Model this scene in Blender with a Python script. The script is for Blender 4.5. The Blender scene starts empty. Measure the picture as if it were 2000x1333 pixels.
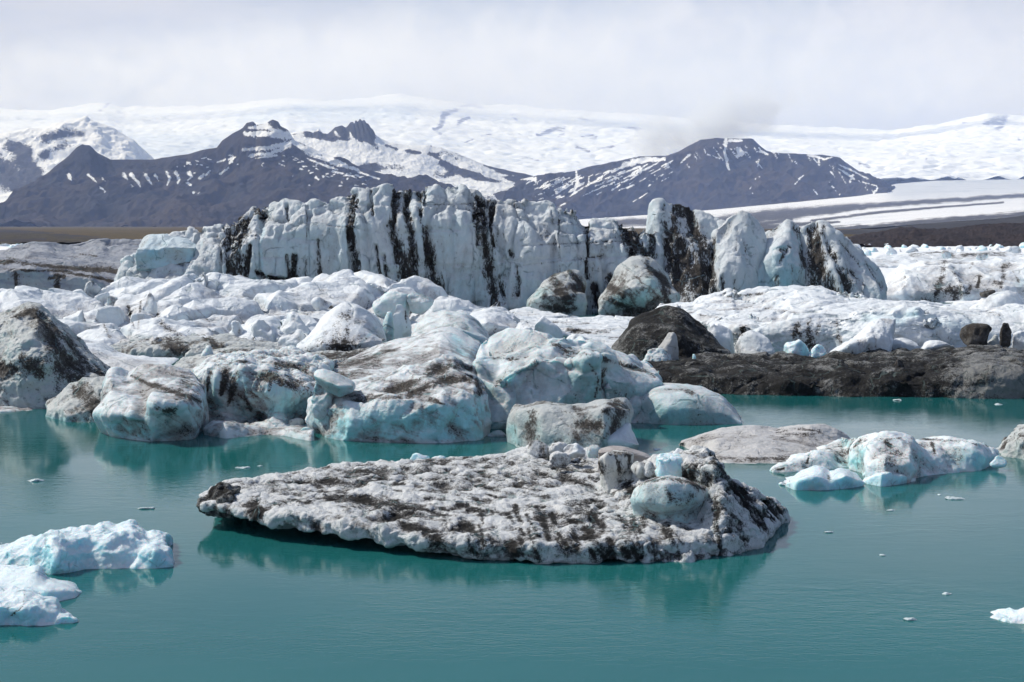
import bpy, math, random, zlib
import numpy as np
from mathutils import Vector

C = bpy.context.scene
COL = C.collection

# ---------------------------------------------------------------- camera
W, H = 2000.0, 1333.0            # the photograph's size, used only to read directions off it
F = 2747.0                       # focal length in those pixels (about 49 mm)
CAM_H = 6.0
HORIZON = 440.0
PITCH = math.atan((H / 2 - HORIZON) / F)
cam = bpy.data.cameras.new("camera")
cam.sensor_width = 36.0
cam.lens = 36.0 * F / W
cam.clip_start, cam.clip_end = 0.5, 90000.0
camo = bpy.data.objects.new("camera", cam)
COL.objects.link(camo)
camo.location = (0, 0, CAM_H)
camo.rotation_euler = (math.pi / 2 - PITCH, 0, 0)
C.camera = camo

# ---------------------------------------------------------------- light
SUN_EL, SUN_AZ = 47.0, -72.0     # degrees; azimuth from straight ahead, minus = left
EXPOSURE = 0.0
C.view_settings.view_transform = 'Standard'
C.view_settings.look = 'None'
C.view_settings.exposure = EXPOSURE
C.view_settings.gamma = 1.0
C.view_settings.use_curve_mapping = False
C.cycles.volume_bounces = 8

wd = bpy.data.worlds.new("World")
C.world = wd
wd.use_nodes = True


class NT:
    """small helper round a node tree"""
    def __init__(s, tree):
        s.t = tree
        s.t.nodes.clear()

    def n(s, kind, ins=None, **props):
        nd = s.t.nodes.new(kind)
        for k, v in props.items():
            setattr(nd, k, v)
        for k, v in (ins or {}).items():
            s.put(nd.inputs[k], v)
        return nd

    def put(s, sock, v):
        if isinstance(v, bpy.types.NodeSocket):
            s.t.links.new(v, sock)
        elif isinstance(v, bpy.types.Node):
            s.t.links.new(v.outputs[0], sock)
        else:
            if hasattr(sock.default_value, '__len__') and len(sock.default_value) == 4 and len(v) == 3:
                v = tuple(v) + (1.0,)
            sock.default_value = v

    def math(s, op, a, b=0.0, c=0.0, clamp=False):
        nd = s.t.nodes.new('ShaderNodeMath')
        nd.operation = op
        nd.use_clamp = clamp
        for i, v in enumerate((a, b, c)):
            s.put(nd.inputs[i], v)
        return nd.outputs[0]

    def vmath(s, op, a, b=(0, 0, 0)):
        nd = s.t.nodes.new('ShaderNodeVectorMath')
        nd.operation = op
        s.put(nd.inputs[0], a)
        s.put(nd.inputs[1], b)
        return nd.outputs[0]

    def ramp(s, v, a, b, lo=0.0, hi=1.0):
        nd = s.t.nodes.new('ShaderNodeMapRange')
        nd.interpolation_type = 'SMOOTHSTEP'
        s.put(nd.inputs[0], v)
        for i, q in zip((1, 2, 3, 4), (a, b, lo, hi)):
            s.put(nd.inputs[i], q)
        return nd.outputs[0]

    def mix(s, f, a, b):
        nd = s.t.nodes.new('ShaderNodeMix')
        nd.data_type = 'RGBA'
        s.put(nd.inputs[0], f)
        s.put(nd.inputs[6], a)
        s.put(nd.inputs[7], b)
        return nd.outputs[2]

    def noise(s, p, scale, detail=6.0, rough=0.6, dist=0.0):
        nd = s.n('ShaderNodeTexNoise', {'Vector': p, 'Scale': scale, 'Detail': detail, 'Roughness': rough, 'Distortion': dist})
        return nd.outputs[0]

    def attr(s, name):
        return s.n('ShaderNodeAttribute', attribute_name=name).outputs[2]


w = NT(wd.node_tree)
sky = w.n('ShaderNodeTexSky', sky_type='NISHITA', sun_disc=False,
          sun_elevation=math.radians(SUN_EL), sun_rotation=math.radians(SUN_AZ), altitude=50.0, dust_density=1.5)
tc = w.n('ShaderNodeTexCoord').outputs[0]
sep = w.n('ShaderNodeSeparateXYZ', {0: tc})
elev = sep.outputs[2]
pc = w.vmath('MULTIPLY', tc, (1.0, 1.0, 3.2))
cn = w.noise(pc, 2.3, 7.0, 0.55, 0.3)
cn2 = w.noise(w.vmath('ADD', w.vmath('MULTIPLY', tc, (1.0, 1.0, 2.2)), (7.3, 2.2, 1.0)), 5.5, 6.0, 0.5, 0.2)
# cloud deck: closed near the horizon, breaking up into blue higher overhead
rise = w.math('MAXIMUM', w.math('SUBTRACT', elev, 0.08), 0.0)
cover = w.ramp(w.math('ADD', cn, w.math('MULTIPLY', rise, -2.6)), 0.02, 0.42)
shade = w.ramp(w.math('ADD', w.math('MULTIPLY', cn, 0.6), w.math('MULTIPLY', cn2, 0.4)), 0.40, 0.58)
bright = w.mix(shade, (5.1, 5.65, 7.5), (6.8, 7.1, 8.5))
low = w.ramp(elev, 0.02, 0.13)
cloudc = w.mix(low, (6.15, 6.55, 8.05), bright)
skyc = w.mix(cover, sky.outputs[0], cloudc)
bg = w.n('ShaderNodeBackground', {'Color': skyc, 'Strength': 0.10})
w.n('ShaderNodeOutputWorld', {'Surface': bg.outputs[0]})

sl = bpy.data.lights.new("sun", 'SUN')
sl.energy = 4.4
sl.angle = math.radians(0.5)
sl.color = (1.0, 0.975, 0.945)
so = bpy.data.objects.new("sun", sl)
COL.objects.link(so)
_a, _e = math.radians(SUN_AZ), math.radians(SUN_EL)
to_sun = Vector((math.sin(_a) * math.cos(_e), math.cos(_a) * math.cos(_e), math.sin(_e)))
so.rotation_euler = to_sun.to_track_quat('Z', 'Y').to_euler()
so.location = to_sun * 200

# ---------------------------------------------------------------- directions
CP, SP = math.cos(PITCH), math.sin(PITCH)


def ray(x, y):
    x, y = np.asarray(x, float), np.asarray(y, float)
    u, v = (x - W / 2) / F, (H / 2 - y) / F
    dy = CP + v * SP
    return u / dy, (v * CP - SP) / dy          # per metre of forward distance: sideways, up


def at(x, y, d):
    a, b = ray(x, y)
    d = np.asarray(d, float) + 0 * a
    return np.stack([a * d, d, CAM_H + b * d], -1)


def dz(x, y, z):                               # distance at which the direction reaches height z
    return (np.asarray(z, float) - CAM_H) / ray(x, y)[1]


def to_px(P):
    X, Y, Z = P[:, 0], P[:, 1], P[:, 2] - CAM_H
    f = Y * CP - Z * SP
    v = Y * SP + Z * CP
    return W / 2 + F * X / f, H / 2 - F * v / f


# ---------------------------------------------------------------- noise
def _hash(ix, iy, iz, s):
    h = ix.astype(np.uint32) * np.uint32(374761393) + iy.astype(np.uint32) * np.uint32(668265263) \
        + iz.astype(np.uint32) * np.uint32(2246822519) + np.uint32((s * 1274126177) & 0xffffffff)
    h ^= h >> np.uint32(13)
    h *= np.uint32(1274126177)
    h ^= h >> np.uint32(16)
    h *= np.uint32(2654435761)
    h ^= h >> np.uint32(15)
    return h


def perlin(P, s=0):
    I = np.floor(P)
    f = P - I
    I = I.astype(np.int64)
    u = f * f * f * (f * (f * 6 - 15) + 10)
    r = np.zeros(len(P))
    for c in range(8):
        a = (c & 1, (c >> 1) & 1, c >> 2)
        h = _hash(I[:, 0] + a[0], I[:, 1] + a[1], I[:, 2] + a[2], s)
        g = ((h & 1023) / 511.5 - 1) * (f[:, 0] - a[0]) + (((h >> 10) & 1023) / 511.5 - 1) * (f[:, 1] - a[1]) \
            + (((h >> 20) & 1023) / 511.5 - 1) * (f[:, 2] - a[2])
        wgt = np.ones(len(P))
        for k in range(3):
            wgt *= u[:, k] if a[k] else 1 - u[:, k]
        r += wgt * g
    return r * 1.5


def fbm(P, s=0, octv=5, gain=0.5, mode=0):
    r, a, t = np.zeros(len(P)), 1.0, 0.0
    for o in range(octv):
        n = perlin(P * 2.03 ** o + 17.3 * o, s + o)
        if mode == 1:
            n = 1 - 2 * np.minimum(np.abs(n) * 1.6, 1)
        elif mode == 2:
            n = 2 * np.minimum(np.abs(n) * 1.6, 1) - 1
        r += a * n
        t += a
        a *= gain
    return r / t


def worley(P, s=0):
    I = np.floor(P).astype(np.int64)
    f1 = np.full(len(P), 9.0)
    f2 = np.full(len(P), 9.0)
    idx = np.zeros(len(P), np.uint32)
    V = np.zeros_like(P)
    for dx in (-1, 0, 1):
        for dy in (-1, 0, 1):
            for dzz in (-1, 0, 1):
                J = I + (dx, dy, dzz)
                h = _hash(J[:, 0], J[:, 1], J[:, 2], s)
                q = J + np.stack([(h & 1023) / 1023.0, ((h >> 10) & 1023) / 1023.0, ((h >> 20) & 1023) / 1023.0], -1)
                v = P - q
                d = np.sqrt((v * v).sum(1))
                n = d < f1
                f2 = np.where(n, f1, np.minimum(f2, d))
                f1 = np.where(n, d, f1)
                idx = np.where(n, h, idx)
                V = np.where(n[:, None], v, V)
    return f1, f2, idx, V


def chisel(P, s=0):
    """distance to the nearest seed in a faceted metric that differs from seed to seed"""
    I = np.floor(P).astype(np.int64)
    best = np.full(len(P), 9.0)
    rg = np.random.RandomState(s % 9973)
    ax = []
    for _ in range(6):
        a, _r = np.linalg.qr(rg.normal(size=(3, 3)))
        ax.append(np.concatenate([a, [a.sum(0) / 1.5, (a[0] - a[1]) / 1.2]]))
    ax = np.array(ax)
    for dx in (-1, 0, 1):
        for dy in (-1, 0, 1):
            for dzz in (-1, 0, 1):
                J = I + (dx, dy, dzz)
                h = _hash(J[:, 0], J[:, 1], J[:, 2], s)
                v = P - (J + np.stack([(h & 1023) / 1023.0, ((h >> 10) & 1023) / 1023.0, ((h >> 20) & 1023) / 1023.0], -1))
                A = ax[(h >> 4) % 6]
                best = np.minimum(best, np.abs(np.einsum('nkj,nj->nk', A, v)).max(1))
    return best


def disp(P, spec, seed):
    """sum of relief terms: (kind, size in metres, amount in metres, stretch)"""
    r = np.zeros(len(P))
    for k, t in enumerate(spec):
        kind, size, amt = t[:3]
        st = np.array(t[3] if len(t) > 3 else (1, 1, 1), float)
        Q = P / (size * st) + 31.7 * k + seed * 3.71
        s = seed * 7 + k * 13
        if kind == 'fbm':
            r += amt * fbm(Q, s)
        elif kind == 'rough':
            r += amt * fbm(Q, s, 5, 0.65)
        elif kind == 'ridge':
            r += amt * fbm(Q, s, 5, 0.55, 1)
        elif kind == 'billow':
            r += amt * fbm(Q, s, 5, 0.55, 2)
        elif kind == 'scoop':                                   # melt scallops with sharp rims
            Q = Q + 0.25 * np.stack([fbm(Q * 1.3, s + 1, 2), fbm(Q * 1.3 + 9, s + 2, 2), fbm(Q * 1.3 + 5, s + 3, 2)], -1)
            f1 = worley(Q, s)[0]
            r += amt * (np.minimum(f1, 1) ** 2 * 2 - 0.6)
        elif kind == 'facet':                                   # broken flat faces
            Q = Q + 0.12 * np.stack([fbm(Q * 1.7, s + 1, 3), fbm(Q * 1.7 + 9, s + 2, 3), fbm(Q * 1.7 + 5, s + 3, 3)], -1)
            f1, f2, i, V = worley(Q, s)
            g = np.stack([(i & 255) / 127.5 - 1, ((i >> 8) & 255) / 127.5 - 1, ((i >> 16) & 255) / 127.5 - 1], -1)
            r += amt * (V * g).sum(1)
        elif kind == 'chisel':                                  # flat chipped faces meeting in sharp edges
            Q = Q + 0.10 * np.stack([fbm(Q * 1.1, s + 1, 2), fbm(Q * 1.1 + 9, s + 2, 2), fbm(Q * 1.1 + 5, s + 3, 2)], -1)
            r += amt * (1.7 * chisel(Q, s) - 0.75)
        elif kind == 'crack':
            Q = Q + 0.3 * np.stack([fbm(Q, s + 1, 3), fbm(Q + 9, s + 2, 3), fbm(Q + 5, s + 3, 3)], -1)
            f1, f2, i, V = worley(Q, s)
            r -= amt * np.exp(-((f2 - f1) / 0.09) ** 2)
    return r


def stroke_field(P, strokes, seed=1, wob=0.35):
    """how much each point lies in the painted marks (x, y, half width) on the thing's face"""
    x, y = to_px(P)
    n1 = fbm(np.stack([x / 26, y / 26, P[:, 1] * 0], -1), seed, 3) * 14 * wob
    n2 = fbm(np.stack([x / 26 + 40, y / 26, P[:, 1] * 0], -1), seed + 5, 3) * 14 * wob
    r = np.zeros(len(P))
    for st in strokes:
        k = 1.0
        if isinstance(st[-1], (int, float)):
            k, st = st[-1], st[:-1]
        if len(st) == 1:
            st = (st[0], (st[0][0] + 0.1,) + tuple(st[0][1:]))
        ws = max(p[2] for p in st)
        m = ws + 20
        sel = np.where((x > min(p[0] for p in st) - m) & (x < max(p[0] for p in st) + m)
                       & (y > min(p[1] for p in st) - m) & (y < max(p[1] for p in st) + m))[0]
        if not len(sel):
            continue
        sc = np.minimum(1.0, ws / 9.0)
        xs, ys = x[sel] + n1[sel] * sc, y[sel] + n2[sel] * sc
        best = np.zeros(len(sel))
        for (ax, ay, aw), (bx, by, bw) in zip(st[:-1], st[1:]):
            ex, ey = bx - ax, by - ay
            L = ex * ex + ey * ey + 1e-9
            t = np.clip(((xs - ax) * ex + (ys - ay) * ey) / L, 0, 1)
            dd = np.hypot(xs - ax - t * ex, ys - ay - t * ey)
            ww = np.maximum(aw + t * (bw - aw), 0.3)
            best = np.maximum(best, np.exp(-0.6 * (dd / ww) ** 2))
        if k < 0:
            r[sel] = np.minimum(r[sel], 1 + k * best) if False else r[sel] + k * best
        else:
            r[sel] = np.maximum(r[sel], k * best)
    return r


# ---------------------------------------------------------------- lofts from rows
def _resample(pts, vals, n):
    p = np.array(pts, float)
    s = np.concatenate([[0], np.cumsum(np.abs(np.diff(p[:, 0])) + 0.45 * np.abs(np.diff(p[:, 1])) + 1e-6)])
    s /= s[-1]
    u = np.linspace(0, 1, n)
    vals = np.full(len(p), vals, float) if np.isscalar(vals) else np.array(vals, float)
    if len(vals) != len(p):
        vals = np.interp(np.linspace(0, 1, len(p)), np.linspace(0, 1, len(vals)), vals)
    return np.interp(u, s, p[:, 0]), np.interp(u, s, p[:, 1]), np.interp(u, s, vals)


def row_points(rows, n):
    """rows of photograph directions + a distance rule -> rows of points in the place"""
    out, D0 = [], None
    for pts, spec in rows:
        if spec == 'w':
            spec = ('z', 0.0)
        kind, val = spec if isinstance(spec, tuple) else ('d', spec)
        x, y, v = _resample(pts, val, n)
        d = v if kind == 'd' else dz(x, y, v) if kind == 'z' else D0 + v
        if D0 is None:
            D0 = d
        out.append(at(x, y, d))
    return np.array(out)


def catmull(R, sub):
    if len(R) < 3 or sub < 2:
        sub = max(sub, 2)
    E = np.concatenate([[2 * R[0] - R[1]], R, [2 * R[-1] - R[-2]]])
    out = []
    for i in range(1, len(E) - 2):
        p0, p1, p2, p3 = E[i - 1], E[i], E[i + 1], E[i + 2]
        for t in np.linspace(0, 1, sub, endpoint=False):
            q = 0.5 * ((2 * p1) + (-p0 + p2) * t + (2 * p0 - 5 * p1 + 4 * p2 - p3) * t * t + (-p0 + 3 * p1 - 3 * p2 + p3) * t ** 3)
            l = p1 + (p2 - p1) * t
            out.append(0.5 * q + 0.5 * l)
    out.append(E[-2])
    return np.array(out)


def solid(rows, thick=2.0, n=90, sub=4, sink=0.6, inset=0.0, taper=0.12, back=((0.3, 0.92), (0.75, 0.6)), under=0.0, drop=0.4):
    """closed body: the rows seen from the front, then a back that falls away to below the water"""
    R = catmull(row_points(rows, n), sub)
    bot = R[0].copy()
    bot[:, 2] = np.minimum(bot[:, 2] - 0.05, -sink) if sink is not None else bot[:, 2] - drop
    bot[:, 1] += inset
    lip = []
    if under:                                                   # hollow melted in under the rim
        q = R[0].copy()
        q[:, 1] += under
        q[:, 2] -= 0.03
        lip = [q]
        bot[:, 1] += under
        for b in (q, bot):
            b[:, 0] = b[:, 0].mean() + (b[:, 0] - b[:, 0].mean()) * 0.88
    top = R[-1]
    cx = top[:, 0].mean()
    zb = bot[:, 2]
    ext = []
    for f, hgt in back:
        q = top.copy()
        q[:, 1] += thick * f
        q[:, 2] = zb + (top[:, 2] - zb) * hgt
        q[:, 0] = cx + (q[:, 0] - cx) * (1 - taper * f)
        ext.append(q)
    q = top.copy()
    q[:, 1] += thick
    q[:, 2] = zb
    q[:, 0] = cx + (q[:, 0] - cx) * (1 - taper)
    ext.append(q)
    G = np.concatenate([[bot], np.array(lip), R, np.array(ext)]) if lip else np.concatenate([[bot], R, np.array(ext)])
    m = len(G)
    V = G.reshape(-1, 3)
    fs = []
    for i in range(m):
        j = (i + 1) % m
        for k in range(n - 1):
            fs.append((i * n + k, i * n + k + 1, j * n + k + 1, j * n + k))
    c0, c1 = len(V), len(V) + 1
    V = np.concatenate([V, [G[:, 0].mean(0)], [G[:, -1].mean(0)]])
    for i in range(m):
        j = (i + 1) % m
        fs.append((i * n, j * n, c0))
        fs.append((j * n + n - 1, i * n + n - 1, c1))
    return V, fs


def ball(x0, y0, x1, y1, d, thick=None, box=2.6, top=0.8, lean=0.0, tilt=0.0, sunk=0.35, n=26, turn=0.0, poly=11):
    """rounded block filling the given box of directions at distance d"""
    a, b = at(x0, y1, d), at(x1, y0, d)
    cx, w2 = (a[0] + b[0]) / 2, (b[0] - a[0]) / 2
    hh = (b[2] - a[2])
    z0 = a[2] - hh * sunk
    h2 = (b[2] - z0) / 2
    t2 = (thick if thick else w2 * 1.6) / 2
    th = np.linspace(-math.pi / 2, math.pi / 2, n)
    ph = np.linspace(0, 2 * math.pi, 2 * n, endpoint=False)
    sg = lambda v, e: np.sign(v) * np.abs(v) ** e
    e = 2.0 / box
    T, Pp = np.meshgrid(th, ph, indexing='ij')
    X = sg(np.cos(T), e) * sg(np.cos(Pp), e)
    Y = sg(np.cos(T), e) * sg(np.sin(Pp), e)
    Z = sg(np.sin(T), e)
    if poly:                                                    # broken flat on random planes
        rg = np.random.RandomState(int(abs(x0 * 7 + y0 * 13)) % 99991)
        k = np.full(X.shape, 1.0)
        for _ in range(poly):
            nv = rg.normal(size=3) * (1, 1, 0.8)
            nv /= np.linalg.norm(nv)
            pr = X * nv[0] + Y * nv[1] + Z * nv[2]
            k = np.minimum(k, rg.uniform(0.52, 0.86) / np.maximum(pr, 1e-3))
        X, Y, Z = X * k, Y * k, Z * k
        X, Z = X / np.abs(X).max(), Z / np.abs(Z).max()
    ct, sn = math.cos(turn), math.sin(turn)
    X, Y = X * ct - Y * sn, X * sn + Y * ct
    k = 1 + (top - 1) * (Z + 1) / 2
    X, Y = X * k + lean * (Z + 1) / 2, Y * k
    c, s = math.cos(tilt), math.sin(tilt)
    X, Z = X * w2, Z * h2
    X, Z = X * c - Z * s, X * s + Z * c
    X *= w2 / np.abs(X).max()
    Z *= h2 / np.abs(Z).max()
    V = np.stack([cx + X, d + t2 + Y * t2, z0 + h2 + Z], -1).reshape(-1, 3)
    fs, N = [], 2 * n
    for i in range(n - 1):
        for j in range(N):
            fs.append((i * N + j, i * N + (j + 1) % N, (i + 1) * N + (j + 1) % N, (i + 1) * N + j))
    return V, fs


def union(*parts):
    Vs, Fs, o = [], [], 0
    for V, f in parts:
        Vs.append(V)
        Fs += [tuple(i + o for i in q) for q in f]
        o += len(V)
    return np.concatenate(Vs), Fs


def new_mesh(V, fs, name):
    me = bpy.data.meshes.new(name)
    me.from_pydata([tuple(v) for v in V], [], fs)
    me.update()
    return me


def voxelise(V, fs, size):
    me = new_mesh(V, fs, "rough")
    o = bpy.data.objects.new("rough", me)
    COL.objects.link(o)
    m = o.modifiers.new("r", 'REMESH')
    m.mode = 'VOXEL'
    m.voxel_size = size
    m.adaptivity = 0.0
    dg = bpy.context.evaluated_depsgraph_get()
    out = bpy.data.meshes.new_from_object(o.evaluated_get(dg))
    bpy.data.objects.remove(o)
    bpy.data.meshes.remove(me)
    return out


def coords(me):
    a = np.empty(len(me.vertices) * 3)
    me.vertices.foreach_get('co', a)
    return a.reshape(-1, 3)


def normals(me):
    a = np.empty(len(me.vertices) * 3)
    me.vertices.foreach_get('normal', a)
    return a.reshape(-1, 3)


def set_coords(me, P):
    me.vertices.foreach_set('co', P.astype(np.float32).ravel())
    me.update()


def relax(me, P, it):
    e = np.empty(len(me.edges) * 2, np.int32)
    me.edges.foreach_get('vertices', e)
    e = e.reshape(-1, 2)
    cnt = np.bincount(e.ravel(), minlength=len(P))[:, None]
    for _ in range(it):
        s = np.stack([np.bincount(e[:, 0], P[e[:, 1], k], len(P)) + np.bincount(e[:, 1], P[e[:, 0], k], len(P)) for k in range(3)], -1)
        P = 0.4 * P + 0.6 * s / cnt
    return P


def set_attr(me, name, v):
    a = me.attributes.new(name, 'FLOAT', 'POINT')
    a.data.foreach_set('value', np.asarray(v, np.float32))


def finish(me, name, mat, P, origin, parent=None):
    P = P - origin
    set_coords(me, P)
    me.materials.clear()
    me.materials.append(mat)
    me.polygons.foreach_set('use_smooth', np.ones(len(me.polygons), bool))
    me.name = name
    o = bpy.data.objects.new(name, me)
    COL.objects.link(o)
    if parent is not None:
        o.parent = parent
        o.location = Vector(origin) - parent.location
    else:
        o.location = origin
    return o


def tag(o, label=None, cat=None, group=None, kind=None):
    for k, v in (('label', label), ('category', cat), ('group', group), ('kind', kind)):
        if v:
            o[k] = v
    return o


def empty(name, loc):
    o = bpy.data.objects.new(name, None)
    COL.objects.link(o)
    o.location = loc
    return o


SEED = [100]


def ice(name, shape, mat, relief, label=None, cat='iceberg', group=None, vox=None, smooth=1, dirt=(), blue=(), seed=None,
        parent=None, px=1.6, wob=0.35, carve=0.0):
    """voxel body -> relief -> marks; one mesh object"""
    V, fs = shape
    seed = zlib.crc32((label or name).encode()) % 4001 if seed is None else seed
    dm = V[:, 1].min()
    size = vox or max(dm, 15) * 2 / F * px
    me = voxelise(V, fs, size)
    P = coords(me)
    if smooth:
        P = relax(me, P, smooth)
    set_coords(me, P)
    tot = np.zeros(len(P))
    amt = sum(abs(t[2]) for t in relief) + 1e-6
    for i, t in enumerate(relief):
        N = normals(me)
        dd = disp(P, [t], seed + i * 5)
        tot += dd
        P = P + N * dd[:, None]
        if i < len(relief) - 1:
            set_coords(me, P)
    set_attr(me, 'cav', tot / amt * 2)
    ds = stroke_field(P, dirt, seed, wob) if dirt else np.zeros(len(P))
    set_attr(me, 'dirt', ds)
    set_attr(me, 'blue', stroke_field(P, blue, seed + 50, wob) if blue else np.zeros(len(P)))
    if carve:                                                   # the grit lies in clefts
        set_coords(me, P)
        P = P - normals(me) * (carve * np.clip(ds, 0, 1) ** 2 * (0.6 + 0.8 * perlin(P / (0.5, 0.5, 2.0), seed)))[:, None]
    if parent is None:
        org = np.array([P[:, 0].mean(), P[:, 1].mean(), max(0.0, P[:, 2].min())])
    else:
        org = np.array(parent.location)
    o = finish(me, name, mat, P, org, parent)
    if label:
        tag(o, label, cat, group)
    return o


def sheet(name, rows, mat, relief, n=400, sub=24, back=None, dirt=(), seed=1, edge=0.25, vertical=False, label=None, cat=None,
          group=None, kind='structure', wob=0.35, blue=()):
    """open land surface through rows of points, with its far side folded down behind"""
    R = catmull(row_points(rows, n), sub)
    nf = len(R)
    if back:
        q = R[-1].copy()
        ex = []
        for f in (0.15, 0.5, 1.0):
            b = q.copy()
            b[:, 1] += back * f
            b[:, 0] *= (q[:, 1] + back * f) / q[:, 1]
            b[:, 2] = q[:, 2] * (1 - f) - 30 * f
            ex.append(b)
        R = np.concatenate([R, ex])
    m = len(R)
    i = np.arange(m * n).reshape(m, n)
    fs = np.stack([i[:-1, :-1], i[:-1, 1:], i[1:, 1:], i[1:, :-1]], -1).reshape(-1, 4)
    V = R.reshape(-1, 3)
    me = new_mesh(V, fs.tolist(), name)
    P = coords(me)
    N = normals(me)
    if vertical:
        N = np.zeros_like(P) + (0, 0, 1)
    dd = disp(P, relief, seed)
    # keep the outline: less relief on the crest row
    k = np.ones(m)
    kk = np.minimum(1, np.abs(np.arange(m) - (nf - 1)) / max(1, nf * 0.16))
    k = edge + (1 - edge) * kk
    dd = dd * np.repeat(k, n)
    P = P + N * dd[:, None]
    amt = sum(abs(t[2]) for t in relief) + 1e-6
    set_attr(me, 'cav', dd / amt * 2)
    set_attr(me, 'dirt', stroke_field(P, dirt, seed, wob) if dirt else np.zeros(len(P)))
    set_attr(me, 'blue', stroke_field(P, blue, seed + 3, wob) if blue else np.zeros(len(P)))
    org = np.array([P[:, 0].mean(), P[:, 1].mean(), 0.0])
    o = finish(me, name, mat, P, org)
    return tag(o, label, cat, group, kind)

# ---------------------------------------------------------------- materials
def new_mat(name):
    m = bpy.data.materials.new(name)
    m.use_nodes = True
    return m, NT(m.node_tree)


def surf(t, col, rough=0.5, spec=0.3, bump=None, **extra):
    ins = {'Base Color': col, 'Roughness': rough, 'Specular IOR Level': spec}
    if bump is not None:
        ins['Normal'] = bump
    ins.update(extra)
    b = t.n('ShaderNodeBsdfPrincipled', ins)
    t.n('ShaderNodeOutputMaterial', {'Surface': b.outputs[0]})
    return b


def ice_mat(name, white=(0.78, 0.81, 0.84), bluec=(0.36, 0.63, 0.69), blue=0.5, dirt=(0.030, 0.027, 0.025), th=0.74, soft=0.10,
            scale=1.0, stretch=(1, 1, 1), film=0.35, filmc=(0.27, 0.255, 0.25), cav=0.12, up_dirt=0.0, size=1.0, rough=0.45,
            bump=0.5, strata=0.0, strata_dir=(0.3, 0.2, 1.0), strata_scale=3.0, sss=0.0, speck=0.0, adw=0.46, crack=0.6, grit=3.0):
    """weathered glacier ice: white rind, dense blue faces, grey film, black grit; size = the thing's scale in metres"""
    m, t = new_mat(name)
    P = t.n('ShaderNodeTexCoord').outputs[3]
    geo = t.n('ShaderNodeNewGeometry')
    nz = t.n('ShaderNodeSeparateXYZ', {0: geo.outputs['Normal']}).outputs[2]
    ac, ad, ab = t.attr('cav'), t.attr('dirt'), t.attr('blue')
    big = t.noise(P, 0.55 / size, 5, 0.55, 0.4)
    med = t.noise(t.vmath('ADD', P, (5.1, 3.3, 8.2)), 2.2 / size, 7, 0.62, 0.5)
    Q = t.vmath('MULTIPLY', P, tuple(1.0 / s for s in stretch))
    dn = t.noise(Q, scale * 1.6 / size, 9, 0.68, 0.35)
    dn2 = t.noise(t.vmath('ADD', Q, (3.7, 9.1, 1.3)), scale * 8.0 / size, 8, 0.74, 0.25)
    # fresh blue faces: where the side is steep, in patches
    steep = t.ramp(nz, 0.75, 0.05)
    bf = t.math('MULTIPLY', steep, t.ramp(big, 0.36, 0.60))
    bf = t.math('MULTIPLY', bf, blue)
    bf = t.math('ADD', bf, t.math('MULTIPLY', t.ramp(med, 0.46, 0.70), blue * 0.14))
    bf = t.math('ADD', bf, t.math('MULTIPLY', ab, t.ramp(t.math('ADD', t.math('MULTIPLY', med, 0.7), t.math('MULTIPLY', ab, 0.3)), 0.38, 0.72)), clamp=True)
    vein = t.noise(t.vmath('MULTIPLY', P, (1.0, 1.0, 0.5)), 5.0 / size, 8, 0.7, 1.2)
    wcol = t.mix(t.ramp(vein, 0.35, 0.7), white, tuple(c * k for c, k in zip(white, (0.84, 0.88, 0.91))))
    bcol = t.mix(t.ramp(vein, 0.38, 0.66), bluec, tuple(min(1, c * 1.22) for c in bluec))
    col = t.mix(bf, wcol, bcol)
    # grey film of fine ash
    fv = t.math('ADD', t.math('MULTIPLY', dn, 0.62), t.math('MULTIPLY', med, 0.38))
    fv = t.math('ADD', fv, t.math('MULTIPLY', ac, -cav))
    if up_dirt:
        fv = t.math('ADD', fv, t.math('MULTIPLY', t.ramp(nz, 0.1, 0.8), up_dirt))
    if strata:
        sv = t.n('ShaderNodeVectorMath', {0: t.vmath('ADD', P, t.vmath('MULTIPLY', t.n('ShaderNodeTexNoise', {'Vector': P, 'Scale': 0.8 / size, 'Detail': 3.0}).outputs[1], (0.7 * size,) * 3)), 1: strata_dir}, operation='DOT_PRODUCT').outputs[1]
        sv = t.n('ShaderNodeCombineXYZ', {0: t.math('MULTIPLY', sv, strata_scale / size)})
        sn = t.noise(sv, 1.0, 6, 0.75)
        fv = t.math('ADD', fv, t.math('MULTIPLY', t.math('SUBTRACT', sn, 0.5), strata))
    fm = t.math('MULTIPLY', t.ramp(t.math('ADD', fv, t.math('MULTIPLY', ad, 0.10)), 0.455, 0.60), film)
    col = t.mix(fm, col, filmc)
    # black grit
    dv = t.math('ADD', t.math('MULTIPLY', fv, 0.6), t.math('MULTIPLY', dn2, 0.4))
    dn3 = t.noise(t.vmath('ADD', Q, (8.7, 2.1, 6.3)), scale * 26.0 / size, 6, 0.72, 0.2)
    dv = t.math('ADD', dv, t.math('MULTIPLY', t.math('SUBTRACT', dn3, 0.5), 0.55))
    dv = t.math('MULTIPLY_ADD', t.math('SUBTRACT', dv, 0.5), 3.0, 0.5)
    dv = t.math('ADD', dv, t.math('MULTIPLY', ad, adw))
    dm = t.ramp(dv, th - soft, th + soft * 1.3)
    dcol = t.mix(t.ramp(dn3, 0.42, 0.66), tuple(c * 0.6 for c in dirt), tuple(c * grit for c in dirt))
    col = t.mix(dm, col, dcol)
    if speck:
        sp = t.ramp(t.noise(P, 34.0 / size, 3, 0.6), 0.60, 0.68)
        col = t.mix(t.math('MULTIPLY', sp, speck), col, (0.09, 0.08, 0.075))
    # hairline cracks
    wv = t.vmath('ADD', P, t.vmath('MULTIPLY', t.n('ShaderNodeTexNoise', {'Vector': P, 'Scale': 1.1 / size, 'Detail': 4.0}).outputs[1], (0.9 * size,) * 3))
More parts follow.
